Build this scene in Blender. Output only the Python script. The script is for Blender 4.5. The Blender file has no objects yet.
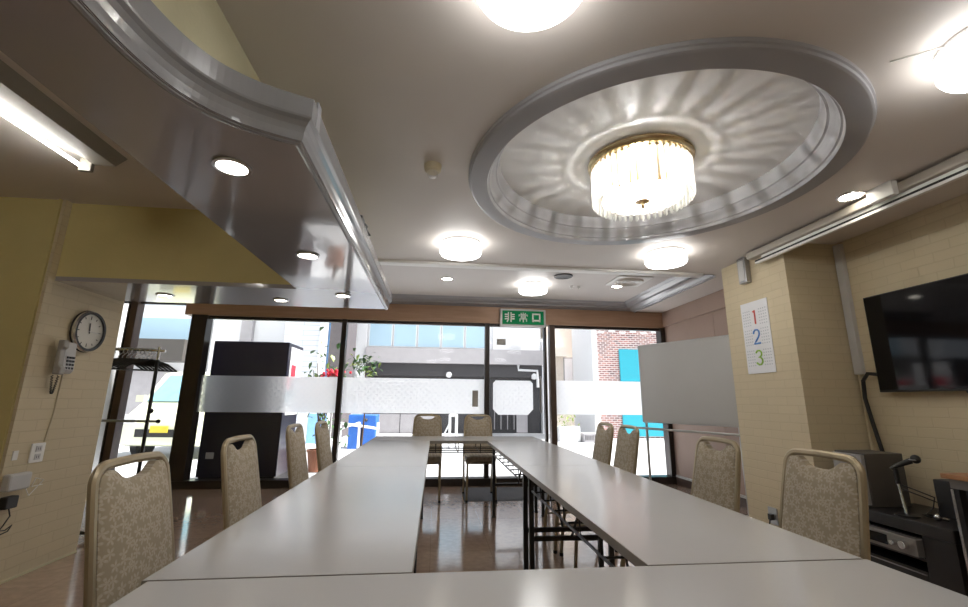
import bpy, bmesh, math, random
from mathutils import Vector, Matrix
random.seed(7)
PI = math.pi
sc = bpy.context.scene
COL = sc.collection

# ------------------------------------------------------------------ materials
def newmat(name):
    m = bpy.data.materials.new(name); m.use_nodes = True
    nt = m.node_tree; nt.nodes.clear()
    out = nt.nodes.new('ShaderNodeOutputMaterial')
    return m, nt, out

def N(nt, kind, **kw):
    n = nt.nodes.new(kind)
    for k, v in kw.items():
        if k.startswith('i_'):
            n.inputs[k[2:].replace('_', ' ')].default_value = v
        else:
            setattr(n, k, v)
    return n

def principled(nt, out, col, rough=.5, metal=0., spec=.5, **kw):
    b = nt.nodes.new('ShaderNodeBsdfPrincipled')
    b.inputs['Base Color'].default_value = (*col, 1)
    b.inputs['Roughness'].default_value = rough
    b.inputs['Metallic'].default_value = metal
    b.inputs['Specular IOR Level'].default_value = spec
    for k, v in kw.items():
        b.inputs[k].default_value = v
    nt.links.new(b.outputs[0], out.inputs[0])
    return b

def coords(nt, axes='xyz', scale=(1, 1, 1), src='Object'):
    tc = nt.nodes.new('ShaderNodeTexCoord')
    sep = nt.nodes.new('ShaderNodeSeparateXYZ'); nt.links.new(tc.outputs[src], sep.inputs[0])
    cb = nt.nodes.new('ShaderNodeCombineXYZ')
    for i, a in enumerate(axes):
        if a in 'xyz':
            nt.links.new(sep.outputs['xyz'.index(a)], cb.inputs[i])
    mp = nt.nodes.new('ShaderNodeMapping'); mp.inputs['Scale'].default_value = scale
    nt.links.new(cb.outputs[0], mp.inputs[0])
    return mp.outputs[0]

def plain(name, col, rough=.5, metal=0., spec=.5, var=.06, nscale=6., bump=0., coat=0.):
    """procedural paint / metal / plastic with a slight noise variation"""
    m, nt, out = newmat(name)
    b = principled(nt, out, col, rough, metal, spec)
    if coat: b.inputs['Coat Weight'].default_value = coat; b.inputs['Coat Roughness'].default_value = .06
    v = coords(nt)
    nz = N(nt, 'ShaderNodeTexNoise'); nz.inputs['Scale'].default_value = nscale; nz.inputs['Detail'].default_value = 4
    nt.links.new(v, nz.inputs['Vector'])
    rmp = N(nt, 'ShaderNodeValToRGB')
    rmp.color_ramp.elements[0].position = .3; rmp.color_ramp.elements[1].position = .7
    rmp.color_ramp.elements[0].color = (*[c * (1 - var) for c in col], 1)
    rmp.color_ramp.elements[1].color = (*[min(1, c * (1 + var)) for c in col], 1)
    nt.links.new(nz.outputs[0], rmp.inputs[0]); nt.links.new(rmp.outputs[0], b.inputs['Base Color'])
    if bump:
        bp = N(nt, 'ShaderNodeBump'); bp.inputs['Strength'].default_value = bump; bp.inputs['Distance'].default_value = .004
        n2 = N(nt, 'ShaderNodeTexNoise'); n2.inputs['Scale'].default_value = nscale * 14
        nt.links.new(v, n2.inputs['Vector']); nt.links.new(n2.outputs[0], bp.inputs['Height'])
        nt.links.new(bp.outputs[0], b.inputs['Normal'])
    return m

def brick(name, axes, c1, c2, mortar, bw, bh, ms=.006, rough=.7, bump=.5, offset=.5, dist=.006):
    m, nt, out = newmat(name)
    b = principled(nt, out, c1, rough)
    v = coords(nt, axes)
    t = N(nt, 'ShaderNodeTexBrick'); t.offset = offset
    t.inputs['Color1'].default_value = (*c1, 1); t.inputs['Color2'].default_value = (*c2, 1); t.inputs['Mortar'].default_value = (*mortar, 1)
    t.inputs['Scale'].default_value = 1; t.inputs['Mortar Size'].default_value = ms; t.inputs['Brick Width'].default_value = bw
    t.inputs['Row Height'].default_value = bh; t.inputs['Mortar Smooth'].default_value = .4
    # wobble so the painted joints are not ruler straight
    nz = N(nt, 'ShaderNodeTexNoise'); nz.inputs['Scale'].default_value = 9
    nt.links.new(v, nz.inputs['Vector'])
    mx = N(nt, 'ShaderNodeMixRGB', blend_type='LINEAR_LIGHT'); mx.inputs[0].default_value = .006
    nt.links.new(v, mx.inputs[1]); nt.links.new(nz.outputs['Color'], mx.inputs[2])
    nt.links.new(mx.outputs[0], t.inputs['Vector'])
    nt.links.new(t.outputs[0], b.inputs['Base Color'])
    bp = N(nt, 'ShaderNodeBump', invert=True); bp.inputs['Strength'].default_value = bump; bp.inputs['Distance'].default_value = dist
    nt.links.new(t.outputs['Fac'], bp.inputs['Height']); nt.links.new(bp.outputs[0], b.inputs['Normal'])
    return m

def emit(name, col, s):
    m, nt, out = newmat(name)
    e = N(nt, 'ShaderNodeEmission'); e.inputs[0].default_value = (*col, 1); e.inputs[1].default_value = s
    nt.links.new(e.outputs[0], out.inputs[0]); return m

def glass_thin(name, tint=(.96, .97, .98), refl=.06):
    m, nt, out = newmat(name)
    tr = N(nt, 'ShaderNodeBsdfTransparent'); tr.inputs[0].default_value = (*tint, 1)
    gl = N(nt, 'ShaderNodeBsdfGlossy'); gl.inputs['Roughness'].default_value = .02
    lw = N(nt, 'ShaderNodeLayerWeight'); lw.inputs[0].default_value = .25
    mt = N(nt, 'ShaderNodeMath', operation='MULTIPLY_ADD'); mt.inputs[1].default_value = .14; mt.inputs[2].default_value = refl * .12
    nt.links.new(lw.outputs['Fresnel'], mt.inputs[0])
    mx = N(nt, 'ShaderNodeMixShader'); nt.links.new(mt.outputs[0], mx.inputs[0])
    nt.links.new(tr.outputs[0], mx.inputs[1]); nt.links.new(gl.outputs[0], mx.inputs[2])
    nt.links.new(mx.outputs[0], out.inputs[0]); return m

def frosted_film(name):
    """white frosted film with a printed lattice of small diamonds"""
    m, nt, out = newmat(name)
    v = coords(nt, 'xz0', (1, 1, 1))
    mp = N(nt, 'ShaderNodeMapping'); mp.inputs['Rotation'].default_value = (0, 0, PI / 4); mp.inputs['Scale'].default_value = (17, 17, 1)
    nt.links.new(v, mp.inputs[0])
    fr = N(nt, 'ShaderNodeVectorMath', operation='FRACTION'); nt.links.new(mp.outputs[0], fr.inputs[0])
    sub = N(nt, 'ShaderNodeVectorMath', operation='SUBTRACT'); sub.inputs[1].default_value = (.5, .5, 0); nt.links.new(fr.outputs[0], sub.inputs[0])
    ab = N(nt, 'ShaderNodeVectorMath', operation='ABSOLUTE'); nt.links.new(sub.outputs[0], ab.inputs[0])
    sp = N(nt, 'ShaderNodeSeparateXYZ'); nt.links.new(ab.outputs[0], sp.inputs[0])
    mxm = N(nt, 'ShaderNodeMath', operation='MAXIMUM'); nt.links.new(sp.outputs[0], mxm.inputs[0]); nt.links.new(sp.outputs[1], mxm.inputs[1])
    lt = N(nt, 'ShaderNodeMath', operation='LESS_THAN'); lt.inputs[1].default_value = .26; nt.links.new(mxm.outputs[0], lt.inputs[0])
    fac = N(nt, 'ShaderNodeMath', operation='MULTIPLY_ADD'); fac.inputs[1].default_value = -.30; fac.inputs[2].default_value = .86
    nt.links.new(lt.outputs[0], fac.inputs[0])
    rf = N(nt, 'ShaderNodeBsdfRefraction'); rf.inputs['Color'].default_value = (.93, .94, .955, 1); rf.inputs['Roughness'].default_value = .5; rf.inputs['IOR'].default_value = 1.4
    tl = N(nt, 'ShaderNodeBsdfTranslucent'); tl.inputs[0].default_value = (.985, .988, .99, 1)
    df = N(nt, 'ShaderNodeBsdfDiffuse'); df.inputs[0].default_value = (.8, .8, .82, 1)
    m1 = N(nt, 'ShaderNodeMixShader'); m1.inputs[0].default_value = .08
    nt.links.new(tl.outputs[0], m1.inputs[1]); nt.links.new(df.outputs[0], m1.inputs[2])
    m2 = N(nt, 'ShaderNodeMixShader'); nt.links.new(fac.outputs[0], m2.inputs[0])
    nt.links.new(rf.outputs[0], m2.inputs[1]); nt.links.new(m1.outputs[0], m2.inputs[2])
    nt.links.new(m2.outputs[0], out.inputs[0]); return m

def floral(name, base, light, scale=22.):
    """woven fabric with scattered pale five-petalled sprigs"""
    m, nt, out = newmat(name)
    b = principled(nt, out, base, .75, 0, .3)
    v = coords(nt, 'xz0', (scale, scale, 1))
    vo = N(nt, 'ShaderNodeTexVoronoi', voronoi_dimensions='2D'); vo.inputs['Scale'].default_value = 1; vo.inputs['Randomness'].default_value = .75
    nt.links.new(v, vo.inputs['Vector'])
    d = N(nt, 'ShaderNodeVectorMath', operation='SUBTRACT'); nt.links.new(v, d.inputs[0]); nt.links.new(vo.outputs['Position'], d.inputs[1])
    sp = N(nt, 'ShaderNodeSeparateXYZ'); nt.links.new(d.outputs[0], sp.inputs[0])
    at = N(nt, 'ShaderNodeMath', operation='ARCTAN2'); nt.links.new(sp.outputs[1], at.inputs[0]); nt.links.new(sp.outputs[0], at.inputs[1])
    spc = N(nt, 'ShaderNodeSeparateColor'); nt.links.new(vo.outputs['Color'], spc.inputs[0])
    ma = N(nt, 'ShaderNodeMath', operation='MULTIPLY_ADD'); ma.inputs[1].default_value = 6.28
    nt.links.new(spc.outputs[0], ma.inputs[0]); nt.links.new(at.outputs[0], ma.inputs[2])
    m5 = N(nt, 'ShaderNodeMath', operation='MULTIPLY'); m5.inputs[1].default_value = 2.5; nt.links.new(ma.outputs[0], m5.inputs[0])
    co = N(nt, 'ShaderNodeMath', operation='COSINE'); nt.links.new(m5.outputs[0], co.inputs[0])
    ab = N(nt, 'ShaderNodeMath', operation='ABSOLUTE'); nt.links.new(co.outputs[0], ab.inputs[0])
    pr = N(nt, 'ShaderNodeMath', operation='MULTIPLY_ADD'); pr.inputs[1].default_value = .52; pr.inputs[2].default_value = .06; nt.links.new(ab.outputs[0], pr.inputs[0])
    df = N(nt, 'ShaderNodeMath', operation='SUBTRACT'); nt.links.new(pr.outputs[0], df.inputs[0]); nt.links.new(vo.outputs['Distance'], df.inputs[1])
    rp = N(nt, 'ShaderNodeMapRange'); rp.inputs[1].default_value = -.06; rp.inputs[2].default_value = .12; nt.links.new(df.outputs[0], rp.inputs[0])
    nz = N(nt, 'ShaderNodeTexNoise'); nz.inputs['Scale'].default_value = 5; nt.links.new(v, nz.inputs['Vector'])
    ml = N(nt, 'ShaderNodeMath', operation='MULTIPLY'); nt.links.new(rp.outputs[0], ml.inputs[0]); nt.links.new(nz.outputs[0], ml.inputs[1])
    ml2 = N(nt, 'ShaderNodeMath', operation='MULTIPLY'); ml2.inputs[1].default_value = 1.5; ml2.use_clamp = True; nt.links.new(ml.outputs[0], ml2.inputs[0])
    mx = N(nt, 'ShaderNodeMixRGB'); mx.inputs[1].default_value = (*base, 1); mx.inputs[2].default_value = (*light, 1)
    nt.links.new(ml2.outputs[0], mx.inputs[0]); nt.links.new(mx.outputs[0], b.inputs['Base Color'])
    wv = N(nt, 'ShaderNodeTexNoise'); wv.inputs['Scale'].default_value = 30; nt.links.new(v, wv.inputs['Vector'])
    bp = N(nt, 'ShaderNodeBump'); bp.inputs['Strength'].default_value = .15; bp.inputs['Distance'].default_value = .002
    nt.links.new(wv.outputs[0], bp.inputs['Height']); nt.links.new(bp.outputs[0], b.inputs['Normal'])
    return m

def floor_mat():
    m, nt, out = newmat('waxed_floor_tile')
    b = principled(nt, out, (.3, .2, .15), .12, 0, .6)
    v = coords(nt, 'xy0')
    t = N(nt, 'ShaderNodeTexBrick'); t.offset = 0
    t.inputs['Color1'].default_value = (.43, .30, .225, 1); t.inputs['Color2'].default_value = (.41, .285, .21, 1); t.inputs['Mortar'].default_value = (.33, .22, .165, 1)
    t.inputs['Scale'].default_value = 1; t.inputs['Mortar Size'].default_value = .002; t.inputs['Brick Width'].default_value = .45; t.inputs['Row Height'].default_value = .45
    nt.links.new(v, t.inputs['Vector'])
    nz = N(nt, 'ShaderNodeTexNoise'); nz.inputs['Scale'].default_value = 20; nz.inputs['Detail'].default_value = 6; nt.links.new(v, nz.inputs['Vector'])
    mx = N(nt, 'ShaderNodeMixRGB', blend_type='OVERLAY'); mx.inputs[0].default_value = .25
    nt.links.new(t.outputs[0], mx.inputs[1]); nt.links.new(nz.outputs['Fac'], mx.inputs[2]); nt.links.new(mx.outputs[0], b.inputs['Base Color'])
    n2 = N(nt, 'ShaderNodeTexNoise'); n2.inputs['Scale'].default_value = 14
    nt.links.new(coords(nt, 'xy0', (.6, 1.6, 1)), n2.inputs['Vector'])
    bp = N(nt, 'ShaderNodeBump'); bp.inputs['Strength'].default_value = .12; bp.inputs['Distance'].default_value = .006
    nt.links.new(n2.outputs[0], bp.inputs['Height']); nt.links.new(bp.outputs[0], b.inputs['Normal'])
    b.inputs['Coat Weight'].default_value = .7; b.inputs['Coat Roughness'].default_value = .08
    return m

def wood(name, c1, c2, axes='xyz', scale=(1, 1, 12), rough=.45):
    m, nt, out = newmat(name)
    b = principled(nt, out, c1, rough)
    v = coords(nt, axes, scale)
    nz = N(nt, 'ShaderNodeTexNoise'); nz.inputs['Scale'].default_value = 2.2; nz.inputs['Detail'].default_value = 7; nz.inputs['Distortion'].default_value = .6
    nt.links.new(v, nz.inputs['Vector'])
    r = N(nt, 'ShaderNodeValToRGB'); r.color_ramp.elements[0].position = .35; r.color_ramp.elements[1].position = .68
    r.color_ramp.elements[0].color = (*c1, 1); r.color_ramp.elements[1].color = (*c2, 1)
    nt.links.new(nz.outputs[0], r.inputs[0]); nt.links.new(r.outputs[0], b.inputs['Base Color'])
    return m

def crystal(name):
    m, nt, out = newmat(name)
    tr = N(nt, 'ShaderNodeBsdfTransparent'); tr.inputs[0].default_value = (.97, .97, .95, 1)
    tl = N(nt, 'ShaderNodeBsdfTranslucent'); tl.inputs[0].default_value = (.95, .95, .92, 1)
    gl = N(nt, 'ShaderNodeBsdfGlossy'); gl.inputs['Roughness'].default_value = .08
    m1 = N(nt, 'ShaderNodeMixShader'); m1.inputs[0].default_value = .6
    nt.links.new(tr.outputs[0], m1.inputs[1]); nt.links.new(tl.outputs[0], m1.inputs[2])
    m2 = N(nt, 'ShaderNodeMixShader'); m2.inputs[0].default_value = .18
    nt.links.new(m1.outputs[0], m2.inputs[1]); nt.links.new(gl.outputs[0], m2.inputs[2])
    nt.links.new(m2.outputs[0], out.inputs[0]); return m

M = {}
M['ceiling'] = plain('cream_ceiling_paint', (.66, .61, .565), .55, var=.02, nscale=2)
M['tray'] = plain('tray_ceiling_paint', (.62, .58, .545), .5, var=.02, nscale=2)
M['medal'] = plain('medallion_white_paint', (.72, .71, .70), .5, var=.015, nscale=2)
M['lacquer'] = plain('grey_gloss_lacquer', (.36, .335, .335), .14, spec=.6, var=.03, nscale=1.5, coat=1.)
M['fascia'] = plain('grey_gloss_fascia', (.29, .29, .305), .2, spec=.6, var=.02, coat=.4)
M['ring'] = plain('grey_satin_moulding', (.34, .335, .345), .38, spec=.4, var=.02)
M['crown'] = plain('grey_blue_gloss_trim', (.40, .405, .43), .22, spec=.6, var=.02, coat=.3)
M['olive'] = plain('olive_cream_plaster', (.62, .525, .24), .75, var=.04, nscale=3, bump=.3)
M['beam_cream'] = plain('cream_textured_plaster', (.60, .555, .37), .75, var=.05, nscale=4, bump=.5)
BR = dict(c1=(.62, .525, .355), c2=(.60, .51, .345), mortar=(.56, .47, .315))
M['brick_yz'] = brick('painted_brick_side', 'yz0', bw=.215, bh=.068, ms=.004, bump=.35, **BR)
M['brick_xz'] = brick('painted_brick_front', 'xz0', bw=.215, bh=.068, ms=.004, bump=.35, **BR)
M['pink'] = plain('dusty_brown_wall_panel', (.40, .29, .24), .6, var=.05, nscale=2)
M['header'] = wood('brown_header_board', (.40, .245, .155), (.47, .30, .20), 'xzy', (1, 10, 10))
M['bronze'] = plain('dark_bronze_frame', (.035, .026, .022), .35, metal=.3, var=.1)
M['jamb'] = plain('brown_jamb_panel', (.10, .065, .05), .4, metal=.2, var=.1)
M['floor'] = floor_mat()
M['glass'] = glass_thin('window_glass')
M['film'] = frosted_film('frosted_diamond_film')
M['top'] = plain('grey_white_laminate', (.58, .57, .565), .17, spec=.5, var=.012, nscale=3)
M['edge'] = plain('dark_grey_edge_band', (.27, .245, .215), .45)
M['black'] = plain('black_painted_steel', (.012, .011, .011), .35, spec=.5, var=.1)
M['gold'] = plain('champagne_gold_frame', (.40, .325, .215), .38, metal=.65, var=.05)
M['fabric'] = floral('beige_floral_fabric', (.41, .345, .25), (.57, .51, .42), 35.)
M['white'] = plain('white_plastic', (.80, .79, .76), .4, var=.02)
M['cream_pl'] = plain('cream_plastic', (.62, .54, .38), .4, var=.03)
M['grey_pl'] = plain('grey_plastic', (.36, .34, .31), .45, var=.04)
M['grey_lt'] = plain('light_grey_plastic', (.55, .54, .53), .4, var=.03)
M['dark_pl'] = plain('black_plastic', (.014, .013, .013), .4, var=.1)
M['gloss_black'] = plain('tv_screen_glass', (.004, .004, .005), .06, spec=.3, var=.02)
M['chrome'] = plain('brushed_chrome', (.72, .72, .73), .22, metal=1., var=.03)
M['brass'] = plain('polished_brass', (.72, .58, .36), .25, metal=1., var=.04)
M['steel'] = plain('grey_steel', (.38, .38, .39), .3, metal=.8, var=.04)
M['board'] = plain('whiteboard_enamel', (.54, .54, .535), .25, spec=.5, var=.01)
M['alu'] = plain('aluminium_frame', (.55, .55, .55), .35, metal=.8, var=.03)
M['amp'] = plain('amplifier_grey_fascia', (.20, .185, .17), .4, metal=.3, var=.03)
M['speaker_dark'] = plain('dark_brown_speaker_wood', (.085, .075, .066), .5, var=.05)
M['speaker_cloth'] = plain('grey_speaker_cloth', (.30, .29, .28), .7, var=.08, nscale=60)
M['rack'] = plain('charcoal_rack_veneer', (.014, .012, .012), .4, var=.06)
M['deskwood'] = wood('orange_brown_desk_top', (.33, .155, .065), (.42, .21, .09), 'xyz', (10, 1, 10))
M['paper'] = plain('calendar_paper', (.78, .78, .80), .6, var=.01)
M['red'] = plain('red_print', (.62, .08, .06), .5)
M['blue'] = plain('blue_print', (.09, .24, .58), .5)
M['green'] = plain('green_print', (.30, .52, .08), .5)
M['ink'] = plain('grey_ink', (.50, .51, .55), .6)
M['fitting'] = plain('beige_metal_housing', (.27, .25, .215), .5, var=.02)
M['housing'] = plain('taupe_screen_housing', (.46, .415, .355), .5, var=.02)
M['dial'] = plain('clock_dial', (.62, .60, .54), .5, var=.01)
M['sign_green'] = plain('exit_sign_green', (.0, .25, .085), .6, spec=.2, var=.03)
M['sign_white'] = plain('exit_sign_white', (.85, .86, .80), .4, var=.02)
M['mat_grey'] = plain('grey_door_mat', (.10, .10, .105), .9, var=.15, nscale=80)
M['crystal'] = crystal('crystal_glass')
M['lamp'] = emit('lamp_diffuser_glow', (1, .99, .97), 6.5)
M['bulb'] = emit('chandelier_bulb_glow', (1, .985, .96), 1350.)
M['down'] = emit('downlight_lamp_glow', (1, .93, .80), 22.)
M['tube'] = emit('fluorescent_tube_glow', (1, .975, .92), 26.)
M['clear'] = glass_thin('clear_dome', (.9, .9, .88), .1)
# outdoors
M['asphalt'] = plain('pale_concrete_pavement', (.56, .56, .57), .8, var=.06, nscale=.6, bump=.2)
M['o_white'] = plain('white_render', (.80, .80, .81), .7, var=.02)
M['o_grey'] = plain('grey_tile_facade', (.42, .40, .41), .7, var=.05)
M['o_dkgrey'] = plain('dark_grey_render', (.12, .105, .11), .7, var=.1)
M['o_dark'] = plain('dark_charcoal_cladding', (.05, .047, .05), .5, var=.08)
M['o_cream'] = plain('cream_render', (.84, .77, .68), .75, var=.03)
M['o_cyan'] = plain('cyan_hoarding', (.02, .36, .46), .45, var=.02)
M['o_brick'] = brick('red_mixed_brick', 'xz0', (.44, .20, .16), (.16, .085, .085), (.62, .55, .53), .17, .065, .014, bump=.3)
M['o_navy'] = plain('dark_navy_steel', (.014, .013, .03), .3, spec=.5, var=.06, coat=.2)
M['o_glass'] = plain('pale_blue_window', (.42, .60, .72), .1, spec=.8, var=.08, nscale=.5)
M['o_car'] = plain('pale_yellow_green_car_paint', (.78, .80, .58), .25, coat=.6, var=.02)
M['o_wind'] = plain('windscreen_blue_glass', (.22, .42, .48), .08, spec=.8)
M['o_yellow'] = plain('yellow_plate', (.78, .60, .05), .4)
M['o_blue'] = plain('blue_plastic_crate', (.035, .15, .52), .45, var=.06)
M['o_lblue'] = plain('pale_blue_panel', (.25, .48, .82), .5)
M['o_leaf'] = plain('dark_green_leaf', (.045, .12, .03), .45, var=.4, nscale=20)
M['o_leaf2'] = plain('yellow_green_leaf', (.30, .40, .10), .5, var=.3, nscale=20)
M['o_stem'] = plain('brown_stem', (.11, .07, .04), .8)
M['o_pot'] = plain('terracotta_pot', (.33, .14, .08), .7)
M['o_whitepot'] = plain('white_pot', (.75, .75, .74), .5)
M['o_red'] = plain('red_petals', (.65, .03, .06), .5, var=.2, nscale=40)
M['o_siding'] = brick('white_siding', 'xz0', (.72, .74, .79), (.70, .72, .78), (.5, .53, .6), 40, .16, .012, bump=.6)
M['o_teal'] = plain('teal_print', (.05, .3, .38), .5)

# ------------------------------------------------------------------ mesh helpers
class MB:
    def __init__(s):
        s.v = []; s.f = []; s.mi = []; s.sm = []; s.mats = []
    def m(s, mat):
        mat = M[mat] if isinstance(mat, str) else mat
        if mat not in s.mats: s.mats.append(mat)
        return s.mats.index(mat)
    def add(s, vs, fs, mat, smooth=False):
        b = len(s.v); k = s.m(mat)
        s.v += [tuple(v) for v in vs]
        for f in fs:
            s.f.append([b + i for i in f]); s.mi.append(k); s.sm.append(smooth)
        return s
    def box(s, x0, x1, y0, y1, z0, z1, mat, rot=None):
        vs = [(x, y, z) for z in (z0, z1) for y in (y0, y1) for x in (x0, x1)]
        if rot: vs = [rot @ Vector(v) for v in vs]
        return s.add(vs, [(0, 2, 3, 1), (4, 5, 7, 6), (0, 1, 5, 4), (2, 6, 7, 3), (0, 4, 6, 2), (1, 3, 7, 5)], mat)
    def prism(s, poly, h, mat, frame=None, smooth=False):
        """poly in local xy, extruded along local z from 0 to h; frame: Matrix"""
        n = len(poly)
        vs = [Vector((p[0], p[1], 0)) for p in poly] + [Vector((p[0], p[1], h)) for p in poly]
        if frame: vs = [frame @ v for v in vs]
        fs = [tuple(range(n))[::-1], tuple(range(n, 2 * n))] + [(i, (i + 1) % n, n + (i + 1) % n, n + i) for i in range(n)]
        return s.add(vs, fs, mat, smooth)
    def lathe(s, prof, mat, c=(0, 0, 0), n=32, smooth=True, frame=None, flat=False):
        vs = []; fs = []
        for i in range(n):
            a = 2 * PI * i / n
            for r, z in prof:
                v = Vector((r * math.cos(a), r * math.sin(a), z))
                vs.append((frame @ v if frame else v) + Vector(c))
        k = len(prof)
        for i in range(n):
            j = (i + 1) % n
            for q in range(k - 1):
                fs.append((i * k + q, j * k + q, j * k + q + 1, i * k + q + 1))
        return s.add(vs, fs, mat, smooth)
    def tube(s, pts, r, mat, n=8, closed=False, flat=1.0, caps=True):
        pts = [Vector(p) for p in pts]; k = len(pts); vs = []; fs = []
        up = None
        for i in range(k):
            a = pts[i - 1] if (i > 0 or closed) else pts[i]
            b = pts[(i + 1) % k] if (i < k - 1 or closed) else pts[i]
            t = (b - a)
            if t.length < 1e-9: t = Vector((0, 0, 1))
            t.normalize()
            if up is None:
                up = Vector((0, 0, 1)) if abs(t.z) < .9 else Vector((1, 0, 0))
            u = up - t * up.dot(t)
            if u.length < 1e-6: u = t.orthogonal()
            u.normalize(); w = t.cross(u); up = u
            rr = r[i] if isinstance(r, (list, tuple)) else r
            for q in range(n):
                an = 2 * PI * q / n + PI / n
                vs.append(pts[i] + u * (rr * math.cos(an)) + w * (rr * flat * math.sin(an)))
        for i in range(k if closed else k - 1):
            j = (i + 1) % k
            for q in range(n):
                p = (q + 1) % n
                fs.append((i * n + q, i * n + p, j * n + p, j * n + q))
        if caps and not closed:
            fs.append(tuple(range(n))[::-1]); fs.append(tuple((k - 1) * n + q for q in range(n)))
        return s.add(vs, fs, mat, n > 5)
    def sphere(s, c, r, mat, n=12, m=8, sc3=(1, 1, 1)):
        prof = [(r * math.sin(PI * i / m), -r * math.cos(PI * i / m)) for i in range(m + 1)]
        prof = [(max(a, 1e-5), b) for a, b in prof]
        vs = []; fs = []
        for i in range(n):
            a = 2 * PI * i / n
            for q, z in prof:
                vs.append((c[0] + q * math.cos(a) * sc3[0], c[1] + q * math.sin(a) * sc3[1], c[2] + z * sc3[2]))
        k = m + 1
        for i in range(n):
            j = (i + 1) % n
            for q in range(m):
                fs.append((i * k + q, j * k + q, j * k + q + 1, i * k + q + 1))
        return s.add(vs, fs, mat, True)
    def build(s, name, parent=None, bevel=0, seg=2, loc=None, rot=None, fix=False):
        me = bpy.data.meshes.new(name); me.from_pydata(s.v, [], s.f)
        for mt in s.mats: me.materials.append(mt)
        me.polygons.foreach_set('material_index', s.mi); me.polygons.foreach_set('use_smooth', s.sm)
        me.update()
        if any(s.sm): me.set_sharp_from_angle(angle=math.radians(38))
        if fix:
            bm = bmesh.new(); bm.from_mesh(me); bmesh.ops.recalc_face_normals(bm, faces=bm.faces); bm.to_mesh(me); bm.free()
        o = bpy.data.objects.new(name, me); COL.objects.link(o)
        if parent: o.parent = parent
        if loc: o.location = loc
        if rot: o.rotation_euler = rot
        if bevel:
            b = o.modifiers.new('bevel', 'BEVEL'); b.width = bevel; b.segments = seg; b.limit_method = 'ANGLE'; b.angle_limit = math.radians(40)
            w = o.modifiers.new('weighted', 'WEIGHTED_NORMAL') if seg > 2 else None
        return o

def tag(o, label, cat, group=None):
    o['label'] = label; o['category'] = cat
    if group: o['group'] = group
    return o
def struct(o):
    o['kind'] = 'structure'; return o
def thing(name, loc, label, cat, group=None, rz=0):
    o = bpy.data.objects.new(name, None); COL.objects.link(o); o.empty_display_size = .1
    o.location = loc; o.rotation_euler = (0, 0, rz)
    return tag(o, label, cat, group)
KIDS = {}
def kids(o):
    return [c for c in COL.objects if c.parent == o]
def dup(root, loc, label, group=None, rz=None):
    r = root.copy(); COL.objects.link(r); r.location = loc
    if rz is not None: r.rotation_euler = (0, 0, rz)
    r['label'] = label
    if group: r['group'] = group
    for ch in kids(root):
        c = ch.copy(); COL.objects.link(c); c.parent = r
        for g in kids(ch):
            d = g.copy(); COL.objects.link(d); d.parent = c
    return r
def frame_xz(origin):       # local xy -> world xz, local z -> world y
    return Matrix(((1, 0, 0, origin[0]), (0, 0, 1, origin[1]), (0, 1, 0, origin[2]), (0, 0, 0, 1)))

ZC = 2.42       # main ceiling
ZS = 1.86       # underside of the lacquered canopy
YG = 6.20       # glazing plane
# ------------------------------------------------------------------ the setting
b = MB(); b.box(-4.8, 3.6, -2.6, 6.32, -.12, 0, 'floor'); struct(b.build('floor'))

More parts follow.
